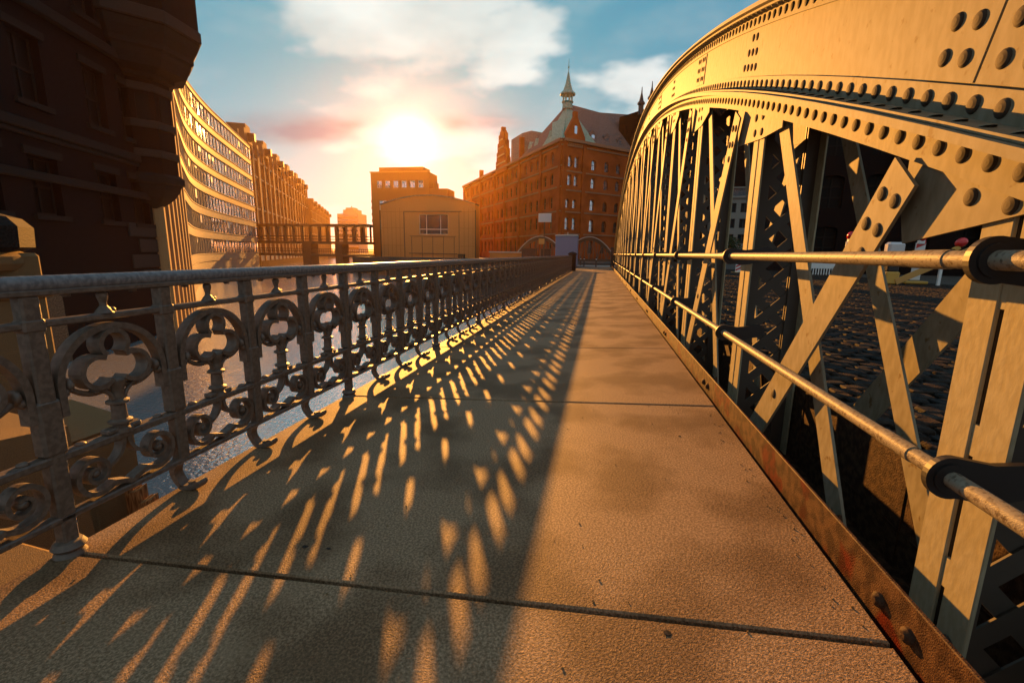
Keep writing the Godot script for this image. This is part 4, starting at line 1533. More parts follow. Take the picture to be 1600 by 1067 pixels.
func arched_hall() -> void:
	var t := thing("arched_roof_hall", "low pale hall with a shallow curved roof and one broad white framed window", "hall")
	var x0 := -43.6
	var f := facing(Vector3.RIGHT, Vector3(x0, -1.2, -89.0))
	var w := 19.4
	var eave := 11.2
	var rise := 1.7
	var hole := Rect2(8.0, 5.6, 5.95, 3.85)
	built("wall", wall_mesh(w, eave, [hole], 0.3), mats.hall_wall, t, f)
	window(t, f, hole, 0.3, mats.window_white, mats.dim_glass, 1, 1)
	var b := MB.new()
	for x in [1.5, 4.4]:
		b.box(Vector3(8.0 + x, 7.525, -0.24), Vector3(0.14, 3.85, 0.1))
	b.box(Vector3(10.975, 6.6, -0.235), Vector3(5.95, 0.14, 0.1))
	built("glazing_bars", b, mats.window_white, t, f)
	b = MB.new()   # shallow frame round the window bay
	b.box(Vector3(10.8, 9.95, 0.06), Vector3(11.9, 0.14, 0.14))
	b.box(Vector3(4.9, 5.2, 0.06), Vector3(0.14, 9.4, 0.14))
	b.box(Vector3(10.8, 5.25, 0.06), Vector3(9.4, 0.10, 0.12))
	b.box(Vector3(10.8, 1.9, 0.06), Vector3(10.0, 0.16, 0.14))
	for i in 5:
		b.box(Vector3(6.4 + i * 2.2, 2.6, 0.03), Vector3(0.08, 5.1, 0.06))
	b.box(Vector3(16.2, 5.0, 0.03), Vector3(0.08, 9.8, 0.06))
	built("wall_ribs", b, mats.red_trim, t, f)
	b = MB.new()
	for i in 22:
		if i < 5 or i > 18:
			b.box(Vector3(0.5 + i * 0.88, 5.4, 0.02), Vector3(0.05, 10.6, 0.04))
	for y in [3.4, 6.8, 9.9]:
		b.box(Vector3(2.4, y, 0.024), Vector3(4.6, 0.06, 0.04))
		b.box(Vector3(17.9, y, 0.024), Vector3(2.9, 0.06, 0.04))
	stuff(built("cladding_joints", b, mats.block_brick, t, f))
	b = MB.new()
	var seg := PackedVector2Array()
	for i in 21:
		var a := i / 20.0
		seg.append(Vector2(w * a, eave + rise * (1 - pow(2 * a - 1, 2))))
	var poly := PackedVector2Array([Vector2(w, eave), Vector2(0, eave)])
	for p in seg:
		poly.append(p + Vector2(0, 0.001))
	b.prism(PackedVector2Array(Array(seg)), 0.3, f * Transform3D(Basis.IDENTITY, Vector3(0, 0, -0.301)))
	built("gable_wall", b, mats.hall_wall, t)
	b = MB.new()
	b.band(seg, 0.22, 3.6, f * Transform3D(Basis.IDENTITY, Vector3(0, 0.1, -1.5)))
	built("roof", b, mats.grey_roof, t)
	b = MB.new()
	b.quad(Vector3(0, 0, -3.2), Vector3(0, 0, 0), Vector3(0, eave, 0), Vector3(0, eave, -3.2))
	b.quad(Vector3(w, 0, 0), Vector3(w, 0, -3.2), Vector3(w, eave, -3.2), Vector3(w, eave, 0))
	built("side_wall", b, mats.hall_wall, t, f)
	b = MB.new()
	b.box(Vector3(16.8, 0.95, 0.4), Vector3(1.2, 1.9, 0.8))
	b.box(Vector3(-0.12, 5, 0.1), Vector3(0.16, 10.4, 0.16))
	b.box(Vector3(w + 0.12, 5, 0.1), Vector3(0.16, 10.4, 0.16))
	built("downpipe", b, mats.steel_brown, t, f)


func red_warehouse() -> void:
	var t := thing("red_brick_warehouse", "long red brick warehouse with a green copper corner roof carrying a slender spire", "warehouse")
	var L := Vector3(0.522, 0, 0.853).normalized()
	var R := Vector3(0.714, 0, -0.70).normalized()
	var c := Vector3(-7.03, -0.2, -80.0)
	var ll := 62.0
	var rl := 24.0
	var eave := 19.6
	var fl := facing(L, c - L * ll)
	var fr := facing(R, c)
	# left front: pairs and triples of openings between pilasters, five storeys
	var rows := [[16.25, 1.95], [12.85, 1.95], [8.95, 2.1], [5.6, 2.3], [1.5, 2.6]]
	var xs := []
	for g in [[3.9, 2], [10.2, 3], [21.0, 3], [29.5, 2], [36.0, 4], [47.0, 3], [55.5, 2]]:
		for k in g[1]:
			xs.append(g[0] + k * 2.75)
	var holes := []
	for x in xs:
		for r in rows:
			holes.append(Rect2(ll - x - 0.6, r[0], 1.25, r[1]))
	built("wall", wall_mesh(ll, eave, holes, 0.35, 1.0), mats.red_brick, t, fl)
	for r in holes:
		window(t, fl, r, 0.35, mats.window_dark, mats.bright_glass if r.position.y > 16 else mats.dim_glass, 2, 2)
	for x in [0.6, 8.3, 18.6, 27.5, 34.2, 45.4, 53.8, 61.4]:
		var b := MB.new()
		b.box(Vector3(ll - x, eave / 2, 0.16), Vector3(0.8, eave, 0.32))
		built("pilaster", b, mats.red_brick, t, fl)
	for y in [4.6, 8.3, 12.2, 15.5, 18.7]:
		var b := MB.new()
		b.box(Vector3(ll / 2, y, 0.10), Vector3(ll, 0.24, 0.2))
		built("string_course", b, mats.red_trim, t, fl)
	# right front
	holes = []
	for spec in [[1.25, 15.45, 1.75], [2.65, 15.45, 1.75], [6.5, 15.4, 1.7], [9.5, 15.4, 1.7], [12.4, 15.4, 1.7], [15.5, 15.4, 1.7], [18.6, 15.4, 1.7], [1.25, 12.5, 1.75], [2.65, 12.5, 1.75], [6.5, 12.4, 1.75], [9.5, 12.4, 1.75], [12.4, 12.4, 1.75], [15.5, 12.4, 1.7], [18.6, 12.4, 1.7], [0.9, 8.85, 1.5], [2.5, 8.85, 1.5], [6.5, 8.7, 1.9], [9.5, 8.7, 1.7], [12.4, 8.7, 1.7], [1.0, 5.3, 2.1], [2.6, 5.3, 2.1], [6.5, 5.1, 2.1], [9.5, 5.1, 2.0], [12.4, 5.1, 2.0], [1.2, 1.4, 2.2], [6.5, 1.4, 2.2], [9.5, 1.4, 2.2]]:
		holes.append(Rect2(spec[0], spec[1], 0.85 if spec[0] < 3 else 1.05, spec[2]))
	built("wall", wall_mesh(rl, eave, holes, 0.35, 1.0), mats.red_brick, t, fr)
	for r in holes:
		var lit: bool = r.position.y > 5.0 and not (r.position.x > 9 and r.position.y < 11)
		window(t, fr, r, 0.35, mats.window_dark, mats.window_glass if lit else mats.dim_glass, 2, 2)
	for y in [4.6, 8.2, 11.7, 14.7, 18.7]:
		var b := MB.new()
		b.box(Vector3(rl / 2, y, 0.10), Vector3(rl, 0.24, 0.2))
		built("string_course", b, mats.red_trim, t, fr)
	for x in [0.35, 4.6, 23.6]:
		var b := MB.new()
		b.box(Vector3(x, eave / 2, 0.16), Vector3(0.7, eave, 0.32))
		built("pilaster", b, mats.red_brick, t, fr)
	var b := MB.new()
	b.box(Vector3(ll / 2, eave - 0.15, 0.28), Vector3(ll, 0.45, 0.62))
	built("cornice", b, mats.red_trim, t, fl)
	b = MB.new()
	b.box(Vector3(rl / 2, eave - 0.15, 0.28), Vector3(rl, 0.45, 0.62))
	for i in 9:
		b.box(Vector3(1.2 + i * 0.4, eave - 0.65, 0.15), Vector3(0.2, 0.25, 0.3))
	built("cornice", b, mats.red_trim, t, fr)
	# roofs: steep hipped corner in copper, tiled slopes to both sides
	var V := func(a: float, r: float, y: float) -> Vector3: return c - L * a + R * r + Vector3(0, y, 0)
	var apex: Vector3 = V.call(4.0, 3.0, 26.4)
	b = MB.new()
	b.tri(V.call(9.0, 0, eave), V.call(-0.3, -0.3, eave), apex)
	b.tri(V.call(-0.3, -0.3, eave), V.call(0, 7.5, eave), apex)
	built("corner_roof", b, mats.copper_roof, t)
	b = MB.new()
	b.tri(V.call(0.01, 7.5, eave), V.call(6, 12, 27.0), apex)
	b.quad(V.call(0, 7.5, eave), V.call(0, rl, eave), V.call(6, rl, 28.4), V.call(6, 12, 27.0))
	b.quad(V.call(12, rl, eave), V.call(12, 8, eave), V.call(6, 12, 27.0), V.call(6, rl, 28.4))
	built("right_roof", b, mats.roof_tiles, t)
	b = MB.new()
	b.tri(V.call(20, 0, eave), V.call(9.0, 0, eave), apex)
	b.quad(V.call(20, 0, eave), apex, V.call(9, 6, 24.9), V.call(20, 6.5, 23.4))
	b.quad(V.call(ll, 0, eave), V.call(20, 0, eave), V.call(20, 6.5, 23.4), V.call(ll, 6.5, 22.4))
	b.quad(V.call(20, 13, eave), V.call(ll, 13, eave), V.call(ll, 6.5, 22.4), V.call(20, 6.5, 23.4))
	built("left_roof", b, mats.roof_tiles, t)
	b = MB.new()
	b.quad(V.call(0, rl, 0), V.call(12, rl, 0), V.call(12, rl, eave), V.call(0, rl, eave))
	b.tri(V.call(0, rl, eave), V.call(12, rl, eave), V.call(6, rl, 28.4))
	b.quad(V.call(ll, 13, 0), V.call(ll, 0, 0), V.call(ll, 0, eave), V.call(ll, 13, eave))
	b.tri(V.call(ll, 13, eave), V.call(ll, 0, eave), V.call(ll, 6.5, 22.4))
	b.quad(V.call(12, 13, 0), V.call(ll, 13, 0), V.call(ll, 13, eave), V.call(12, 13, eave))
	b.quad(V.call(12, rl, 0), V.call(12, 13, 0), V.call(12, 13, eave), V.call(12, rl, eave))
	built("rear_wall", b, mats.red_brick, t)
	# lantern and spire
	var at := Transform3D(Basis(Vector3.UP, 0.5), apex)
	b = MB.new()
	b.lathe([Vector2(0.95, -0.9), Vector2(0.85, 0.1), Vector2(1.05, 0.16), Vector2(1.05, 0.3), Vector2(0.0, 0.3)], 8, at, false)
	for k in 8:
		b.box(Vector3(sin(TAU * k / 8) * 0.78, 0.85, cos(TAU * k / 8) * 0.78), Vector3(0.2, 1.2, 0.2), at)
	var lan := built("lantern", b, mats.copper_roof, t)
	b = MB.new()
	b.lathe([Vector2(0.0, 1.4), Vector2(1.35, 1.35), Vector2(1.38, 1.5), Vector2(0.85, 2.0), Vector2(0.45, 3.2), Vector2(0.16, 4.7), Vector2(0.09, 4.9)], 8, at, false)
	b.lathe([Vector2(0.05, 4.8), Vector2(0.05, 5.5), Vector2(0.16, 5.6), Vector2(0.16, 5.75), Vector2(0.05, 5.85), Vector2(0.035, 6.9), Vector2(0, 6.9)], 8, at)
	built("spire", b, mats.copper_roof, lan)
	# brick gable on the right front
	b = MB.new()
	b.prism(PackedVector2Array([Vector2(0.2, eave), Vector2(4.6, eave), Vector2(4.5, eave + 0.7), Vector2(2.75, 23.2), Vector2(2.75, 24.0), Vector2(2.05, 24.0), Vector2(2.05, 23.2), Vector2(0.3, eave + 0.7)]), 0.6, fr * Transform3D(Basis.IDENTITY, Vector3(0, 0, -0.35)))
	var gb := built("gable", b, mats.red_brick, t)
	b = MB.new()
	b.box(Vector3(2.4, 21.2, 0.26), Vector3(0.55, 1.2, 0.06), fr)
	built("gable_window", b, mats.window_glass, gb)
	b = MB.new()
	b.quad(Vector3(4.6, eave + 0.2, -0.3), Vector3(2.4, 23.6, -0.3), Vector3(2.4, 23.6, -6), Vector3(5.2, eave + 0.4, -3))
	b.quad(Vector3(2.4, 23.6, -0.3), Vector3(0.2, eave + 0.2, -0.3), Vector3(0.0, eave + 0.4, -3), Vector3(2.4, 23.6, -6))
	built("gable_roof", b, mats.copper_roof, gb, fr)
	# dormers
	for x in [7.2, 10.6, 13.8, 17.5]:
		b = MB.new()
		b.prism(PackedVector2Array([Vector2(x - 0.7, eave + 0.6), Vector2(x + 0.7, eave + 0.6), Vector2(x + 0.7, eave + 1.9), Vector2(x, eave + 2.5), Vector2(x - 0.7, eave + 1.9)]), 2.4, fr * Transform3D(Basis.IDENTITY, Vector3(0, 0, -3.2)))
		var o := built("dormer", b, mats.roof_tiles, t)
		b = MB.new()
		b.box(Vector3(x, eave + 1.25, -0.77), Vector3(0.7, 0.9, 0.05), fr)
		built("dormer_window", b, mats.window_glass, o)
	for x in [6.5, 12.5, 15.5]:
		b = MB.new()
		b.prism(PackedVector2Array([Vector2(ll - x - 0.8, eave + 0.5), Vector2(ll - x + 0.8, eave + 0.5), Vector2(ll - x + 0.8, eave + 1.8), Vector2(ll - x, eave + 2.7), Vector2(ll - x - 0.8, eave + 1.8)]), 2.2, fl * Transform3D(Basis.IDENTITY, Vector3(0, 0, -2.8)))
		built("dormer", b, mats.copper_roof, t)
	# stepped gable far along the left front, and the tall grey roof beside it
	b = MB.new()
	var poly := PackedVector2Array()
	var xg := ll - 28.8
	for s in [[-3.6, 18.5], [3.6, 18.5], [3.6, 21.2], [3.1, 21.2], [3.1, 23.0], [2.5, 23.0], [2.5, 24.8], [1.8, 24.8], [1.8, 26.4], [1.0, 26.4], [1.0, 27.0], [0.4, 27.0], [0.4, 27.8], [-0.4, 27.8], [-0.4, 27.0], [-1.0, 27.0], [-1.0, 26.4], [-1.8, 26.4], [-1.8, 24.8], [-2.5, 24.8], [-2.5, 23.0], [-3.1, 23.0], [-3.1, 21.2], [-3.6, 21.2]]:
		poly.append(Vector2(xg + s[0], s[1]))
	b.prism(poly, 0.9, fl * Transform3D(Basis.IDENTITY, Vector3(0, 0, -0.4)))
	var sg := built("stepped_gable", b, mats.red_brick, t)
	for y in [20.4, 22.0, 23.6, 25.2]:
		b = MB.new()
		b.box(Vector3(xg, y, 0.55), Vector3(5.6 - (y - 20.4) * 0.8, 0.25, 0.25), fl)
		built("gable_course", b, mats.warehouse_trim, sg)
	b = MB.new()
	b.prism(PackedVector2Array([Vector2(-9, 19.5), Vector2(0, 19.5), Vector2(0, 24.6), Vector2(-2, 25.3), Vector2(-7, 25.0), Vector2(-9, 23.5)]), 6.0, fl * Transform3D(Basis(Vector3(0, 0, 1), Vector3.UP, Vector3(-1, 0, 0)), Vector3(ll - 19.3, 0, -0.5)))
	built("mansard_roof", b, mats.grey_roof, t)
	b = MB.new()
	b.box(Vector3(ll - 18.8, 21.5, -0.3), Vector3(0.7, 4.4, 0.9), fl)
	b.box(Vector3(ll - 46.0, 20.3, -0.3), Vector3(0.8, 2.6, 0.9), fl)
	built("party_wall", b, mats.red_brick, t)


func turreted_block() -> void:
	var t := thing("dark_turreted_warehouse", "dark brick warehouse with two pointed pinnacles peeking over the bridge arch", "warehouse")
	var b := MB.new()
	b.hexa([Vector3(2.0, -0.5, -92.5), Vector3(27, -0.5, -86), Vector3(30, -0.5, -110), Vector3(2, -0.5, -118), Vector3(2.0, 25.6, -92.5), Vector3(27, 31.0, -86), Vector3(30, 31.0, -110), Vector3(2, 25.6, -118)])
	built("wall", b, mats.dark_brick, t)
	for x in [5.6, 7.3]:
		b = MB.new()
		b.lathe([Vector2(0.45, 25.6), Vector2(0.45, 27.2), Vector2(0.65, 27.3), Vector2(0.65, 27.6), Vector2(0.4, 27.9), Vector2(0.12, 29.2), Vector2(0.05, 30.2), Vector2(0, 30.2)], 8, Transform3D(Basis.IDENTITY, Vector3(x, (x - 5.6) * 0.5, -91.5)), false)
		built("pinnacle", b, mats.dark_iron, t)


func far_bridge() -> void:
	for k in 2:
		var t := thing("arch_bridge", ["left of two small steel arches of the far bridge, partly behind the sign pole", "right of two small steel arches of the far bridge, beyond the grey cabin"][k], "arch bridge", Vector3([-11.1, -4.9][k], 0.45, -61.0 - k * 0.5), 0.0, "arches of the far bridge")
		var w := 6.6
		var h := 2.55
		var b := MB.new()
		var line := PackedVector2Array()
		for i in 25:
			var a := i / 24.0
			line.append(Vector2(w * a, h * (1 - pow(2 * a - 1, 2))))
		b.band(line, 0.42, 0.5)
		built("arch", b, mats.steel_brown, t)
		b = MB.new()
		b.band(line, 0.10, 0.9, Transform3D(Basis.IDENTITY, Vector3(0, 0.26, 0)))
		built("top_flange", b, mats.pavement_pale, t)  # pale tone stands in for light falling on top of the arch
		b = MB.new()
		b.box(Vector3(w / 2, -0.1, 0), Vector3(w, 0.3, 0.5))
		built("bottom_chord", b, mats.steel_brown, t)
		for i in range(1, 12):
			var x := w * i / 12.0
			var y := h * (1 - pow(2.0 * i / 12 - 1, 2))
			b = MB.new()
			b.box(Vector3(x, y / 2, 0), Vector3(0.07, y, 0.1))
			built("hanger", b, mats.iron_paint, t)
			b = MB.new()
			var x2 := w * (i + 1) / 12.0
			b.band(PackedVector2Array([Vector2(x, y if i % 2 else 0.0), Vector2(x2, 0.0 if i % 2 else h * (1 - pow(2.0 * (i + 1) / 12 - 1, 2)))]), 0.07, 0.06)
			built("brace", b, mats.iron_paint, t)


func sign_and_cabin() -> void:
	var t := thing("street_sign", "pale rectangular sign board on a thin pole left of the grey cabin", "sign", Vector3(-5.42, -0.08, -45.0))
	var b := MB.new()
	b.chamfered(Vector3(0.0, 4.48, 0.03), Vector3(1.22, 0.80, 0.06), 0.02)
	var board := built("board", b, mats.window_white, t)
	b = MB.new()
	b.chamfered(Vector3(0.03, 4.48, 0.07), Vector3(1.0, 0.62, 0.02), 0.005)
	built("face", b, mats.sign_face, board)
	b = MB.new()
	b.tube([Vector3(-0.02, 0, 0), Vector3(-0.02, 4.2, 0)], 0.045, 10)
	b.tube([Vector3(0.62, 3.0, 0), Vector3(0.62, 4.2, 0)], 0.02, 8)
	built("pole", b, mats.steel_brown, t)
	b = MB.new()
	b.box(Vector3(-0.25, 2.3, 0.08), Vector3(0.55, 0.5, 0.04))
	built("small_plate", b, mats.board_orange, t)

	t = thing("grey_cabin", "plain blue grey site cabin beyond the far end of the railing", "cabin", Vector3(-3.28, -0.05, -45.4))
	b = MB.new()
	b.chamfered(Vector3(0, 1.4, 0), Vector3(2.06, 2.8, 1.6), 0.03)
	built("body", b, mats.cabin_blue, t)
	b = MB.new()
	b.hexa([Vector3(-1.1, 2.80, 0.9), Vector3(1.1, 2.80, 0.9), Vector3(1.1, 2.80, -0.9), Vector3(-1.1, 2.80, -0.9), Vector3(-1.0, 2.90, 0.8), Vector3(1.0, 2.90, 0.8), Vector3(1.0, 2.90, -0.8), Vector3(-1.0, 2.90, -0.8)])
	b.tube([Vector3(0.05, 2.88, 0), Vector3(0.05, 3.15, 0)], 0.04, 8)
	built("roof", b, mats.pavement_pale, t)
	for i in 5:
		b = MB.new()
		b.box(Vector3(-0.84 + i * 0.42, 1.4, 0.805), Vector3(0.03, 2.5, 0.02))
		built("seam", b, mats.cabin_blue, t)
	for spec in [[-7.0, 1.5, "left of two dark street cabinets behind the railing"], [-5.3, 1.0, "right of two dark street cabinets behind the railing, below the sign pole"]]:
		t = thing("street_cabinet", spec[2], "cabinet", Vector3(spec[0] - 0.2, -0.08, -47.5), 0.0, "dark street cabinets")
		b = MB.new()
		b.chamfered(Vector3(0, 0.8, 0), Vector3(spec[1], 1.6, 0.7), 0.03)
		built("body", b, mats.dark_iron, t)
		b = MB.new()
		b.chamfered(Vector3(0, 1.63, 0), Vector3(spec[1] + 0.1, 0.06, 0.8), 0.02)
		built("lid", b, mats.steel_brown, t)
		b = MB.new()
		b.box(Vector3(0, 0.8, 0.356), Vector3(0.02, 1.4, 0.01))
		built("door_gap", b, mats.joint_tar, t)
	t = thing("parapet_wall", "low quay wall with a pale coping left of the street cabinets", "wall", Vector3(-9.6, -0.08, -50))
	b = MB.new()
	b.box(Vector3(0, 0.6, 0), Vector3(4.6, 1.2, 0.4))
	built("wall", b, mats.block_brick, t)
	b = MB.new()
	b.chamfered(Vector3(0, 1.25, 0), Vector3(4.8, 0.12, 0.55), 0.02)
	built("coping", b, mats.pavement_pale, t)
	for i in 3:
		t = thing("bollard", ["leftmost of three thin dark bollards on the street beyond the walkway", "middle one of three thin dark bollards on the street beyond the walkway", "rightmost of three thin dark bollards on the street beyond the walkway"][i], "bollard", Vector3([-1.95, -1.60, -0.45][i], -0.06, [-46.0, -45.6, -44.6][i]), 0.0, "bollards on the far street")
		b = MB.new()
		b.lathe([Vector2(0.07, 0), Vector2(0.06, 0.05), Vector2(0.05, 0.8), Vector2(0.065, 0.82), Vector2(0.065, 0.88), Vector2(0.0, 0.93)], 12)
		built("post", b, mats.dark_iron, t)
		b = MB.new()
		b.lathe([Vector2(0.054, 0.66), Vector2(0.054, 0.74)], 12)
		built("band", b, mats.barrier_white, t)


# ---------------------------------------------------------------- right of the truss
func right_side() -> void:
	var t := thing("dark_brick_warehouse", "huge dark brick warehouse wall in shade behind the arch truss on the right", "warehouse")
	var x0 := 12.9
	var f := facing(Vector3(1, 0, 0.12).normalized(), Vector3(x0, -0.1, -36.0))
	var holes := []
	for i in 11:
		for j in 5:
			holes.append(Rect2(1.4 + i * 2.6, 1.2 + j * 3.3, 1.3, 2.1))
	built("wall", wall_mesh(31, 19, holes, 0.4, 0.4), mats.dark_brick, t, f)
	far_windows(t, f, holes, 0.4, mats.dark_stone, mats.black_glass, 2, 3)
	var b := MB.new()
	b.quad(Vector3(0, 0, -12), Vector3(0, 0, 0), Vector3(0, 19, 0), Vector3(0, 19, -12))
	b.quad(Vector3(0, 19, 0), Vector3(31, 19, 0), Vector3(31, 19, -12), Vector3(0, 19, -12))
	b.quad(Vector3(31, 0, 0), Vector3(31, 0, -12), Vector3(31, 19, -12), Vector3(31, 19, 0))
	b.quad(Vector3(31, 0, -12), Vector3(0, 0, -12), Vector3(0, 19, -12), Vector3(31, 19, -12))
	built("side_wall", b, mats.dark_brick, t, f)
	for i in 6:
		b = MB.new()
		b.box(Vector3(0.35 + i * 5.2, 9.5, 0.2), Vector3(0.6, 19, 0.4))
		built("pilaster", b, mats.dark_brick, t, f)
	b = MB.new()
	b.tube([Vector3(1.0, 0, 0.12), Vector3(1.0, 18.5, 0.12)], 0.08, 8)
	built("downpipe", b, mats.steel_brown, t, f)

	t = thing("grey_office_building", "pale grey office building with square windows seen between two truss posts", "office building")
	f = facing(Vector3(1, 0, 0.1).normalized(), Vector3(17.6, -0.1, -85.0))
	holes = []
	for i in 5:
		for j in 4:
			holes.append(Rect2(0.7 + i * 1.9, 0.8 + j * 2.5, 1.25, 1.5))
	built("wall", wall_mesh(10, 10.6, holes, 0.3), mats.office_stone, t, f)
	for r in holes:
		window(t, f, r, 0.3, mats.window_dark, mats.dim_glass, 2, 1)
	b = MB.new()
	b.box(Vector3(5, 11.4, -3), Vector3(9.4, 1.6, 5))
	built("roof_storey", b, mats.window_glass, t, f)
	b = MB.new()
	b.box(Vector3(5, 10.75, -3), Vector3(10.3, 0.3, 6.6))
	b.box(Vector3(5, 12.3, -3), Vector3(10.0, 0.2, 5.6))
	built("cornice", b, mats.office_stone, t, f)
	b = MB.new()
	b.quad(Vector3(0, 0, -6), Vector3(0, 0, 0), Vector3(0, 10.6, 0), Vector3(0, 10.6, -6))
	b.quad(Vector3(10, 0, 0), Vector3(10, 0, -6), Vector3(10, 10.6, -6), Vector3(10, 10.6, 0))
	b.quad(Vector3(10, 0, -6), Vector3(0, 0, -6), Vector3(0, 10.6, -6), Vector3(10, 10.6, -6))
	built("side_wall", b, mats.office_stone, t, f)
	tree(Vector3(19.4, -0.1, -78), 4.4, "small dark leafy tree in front of the grey office building")

	# road works: beacons with lamps, a striped barrier and a fallen board
	var spots := [[Vector3(9.42, 0.1, -20.4), "red and white beacon with a red lamp half behind the broad truss diagonal", 1.95, 0.1], [Vector3(12.95, 0.1, -22.4), "red and white beacon on a yellow foot below the near truss gusset", 2.0, -0.1], [Vector3(8.9, -0.02, -33.2), "small red and white beacon on the far road between two truss posts", 1.2, 0.0]]
	for s in spots:
		beacon(s[0], s[1], s[2], s[3])
	barrier(Vector3(12.6, 0.1, -31.0))
	var l := thing("warning_lamp", "red warning lamp lying tilted on a slanting orange board near the truss post", "lamp", Vector3(13.6, 1.62, -21.2))
	b = MB.new()
	b.sphere(Vector3(0.10, 0.12, 0), Vector3(0.22, 0.17, 0.17), 14, 8)
	built("lens", b, mats.lamp_red, l, Transform3D(Basis(Vector3.BACK, 0.6), Vector3.ZERO))
	b = MB.new()
	b.chamfered(Vector3(-0.14, 0.0, 0), Vector3(0.22, 0.16, 0.16), 0.02)
	built("battery_box", b, mats.lamp_yellow, l, Transform3D(Basis(Vector3.BACK, 0.6), Vector3.ZERO))
	var bd := thing("wooden_board", "long orange wooden board leaning up to the right behind the beacons", "board")
	b = MB.new()
	b.chamfered(Vector3.ZERO, Vector3(3.6, 0.24, 0.05), 0.008, Transform3D(Basis(Vector3.BACK, 0.50), Vector3(13.4, 1.05, -21.6)))
	built("plank", b, mats.board_orange, bd)
	b = MB.new()
	b.box(Vector3(13.4, 0.55, -21.7), Vector3(0.10, 1.0, 0.08))
	built("prop", b, mats.barrier_white, bd)
	var c := thing("silver_lantern", "pale grey box shaped lantern between the red lamps beyond the truss", "lantern", Vector3(11.7, 0.1, -21.8))
	b = MB.new()
	b.chamfered(Vector3(0, 1.45, 0), Vector3(0.62, 0.46, 0.4), 0.09)
	built("housing", b, mats.sign_face, c)
	b = MB.new()
	b.chamfered(Vector3(0, 0.85, 0), Vector3(0.42, 0.7, 0.3), 0.04)
	built("bracket", b, mats.dark_iron, c)
	b = MB.new()
	b.chamfered(Vector3(0, 0.25, 0), Vector3(0.5, 0.5, 0.4), 0.04)
	built("foot", b, mats.lamp_yellow, c)


func tree(at: Vector3, h: float, label: String) -> void:
	var t := thing("leafy_tree", label, "tree", at)
	var b := MB.new()
	b.tube([Vector3.ZERO, Vector3(0.05, h * 0.3, 0), Vector3(0, h * 0.7, 0.05)], 0.16, 8, 0.05)
	for k in 6:
		var a := k * 1.1
		b.tube([Vector3(0.03, h * (0.3 + k * 0.05), 0), Vector3(cos(a) * h * 0.25, h * (0.5 + k * 0.06), sin(a) * h * 0.25)], 0.06, 6, 0.02)
	built("trunk", b, mats.rusty_steel, t)
	b = MB.new()
	for i in 1500:
		var c := Vector3(rng.randfn(), rng.randfn(), rng.randfn()).normalized() * pow(rng.randf(), 0.4)
		var p := Vector3(c.x * h * 0.36, h * 0.62 + c.y * h * 0.36, c.z * h * 0.36)
		p += Vector3(sin(p.y * 3.1 + p.z * 2), 0, cos(p.x * 2.7 + p.y)) * 0.25
		var d := Vector3(rng.randfn(), rng.randfn(), rng.randfn()).normalized() * rng.randf_range(0.09, 0.17)
		var e := d.cross(Vector3(rng.randfn(), rng.randfn(), rng.randfn())).normalized() * 0.07
		b.quad(p - d, p - e, p + d, p + e)
	built("crown", b, mats.leaf_mass, t)


func beacon(at: Vector3, label: String, h: float, turn: float) -> void:
	var t := thing("road_beacon", label, "traffic beacon", at, turn, "beacons at the road works")
	var b := MB.new()
	b.chamfered(Vector3(0, 0.06, 0), Vector3(0.8, 0.12, 0.45), 0.03)
	built("foot", b, mats.lamp_yellow, t)
	b = MB.new()
	b.chamfered(Vector3(0, h * 0.46, 0), Vector3(0.34, h * 0.76, 0.05), 0.01)
	var board := built("board", b, mats.barrier_white, t)
	for i in 4:
		var y := h * (0.16 + i * 0.19)
		b = MB.new()
		b.prism(PackedVector2Array([Vector2(-0.15, y), Vector2(0.15, y + 0.16), Vector2(0.15, y + 0.16 + h * 0.085), Vector2(-0.15, y + h * 0.085)]), 0.012, Transform3D(Basis.IDENTITY, Vector3(0, 0, 0.026)))
		built("stripe", b, mats.signal_red, board)
	b = MB.new()
	b.chamfered(Vector3(0, h * 0.86, 0), Vector3(0.22, h * 0.09, 0.16), 0.02)
	built("lamp_box", b, mats.barrier_white, t)
	b = MB.new()
	b.sphere(Vector3(0, h * 0.95, 0), Vector3(0.16, 0.17, 0.16), 16, 10)
	built("lens", b, mats.lamp_red, t)


func barrier(at: Vector3) -> void:
	var t := thing("striped_barrier", "long red and white striped plastic barrier standing on the road behind the truss diagonals", "barrier", at, 0.12)
	var n := 7
	for i in n:
		var b := MB.new()
		b.chamfered(Vector3((i - n / 2.0) * 0.46, 0.62, 0), Vector3(0.46, 0.5, 0.06), 0.012)
		built("panel", b, mats.signal_red if i % 2 == 0 and i < 4 else mats.barrier_white, t)
	for k in 2:
		var b := MB.new()
		for i in n * 3:
			b.box(Vector3((i - n * 1.5) * 0.155, 0.19, 0), Vector3(0.05, 0.36, 0.04))
		if k == 0:
			built("grille", b, mats.barrier_white, t)
	for x in [-1.5, 1.3]:
		var b := MB.new()
		b.chamfered(Vector3(x, 0.06, 0), Vector3(0.3, 0.12, 0.7), 0.03)
		built("foot", b, mats.dark_iron, t)


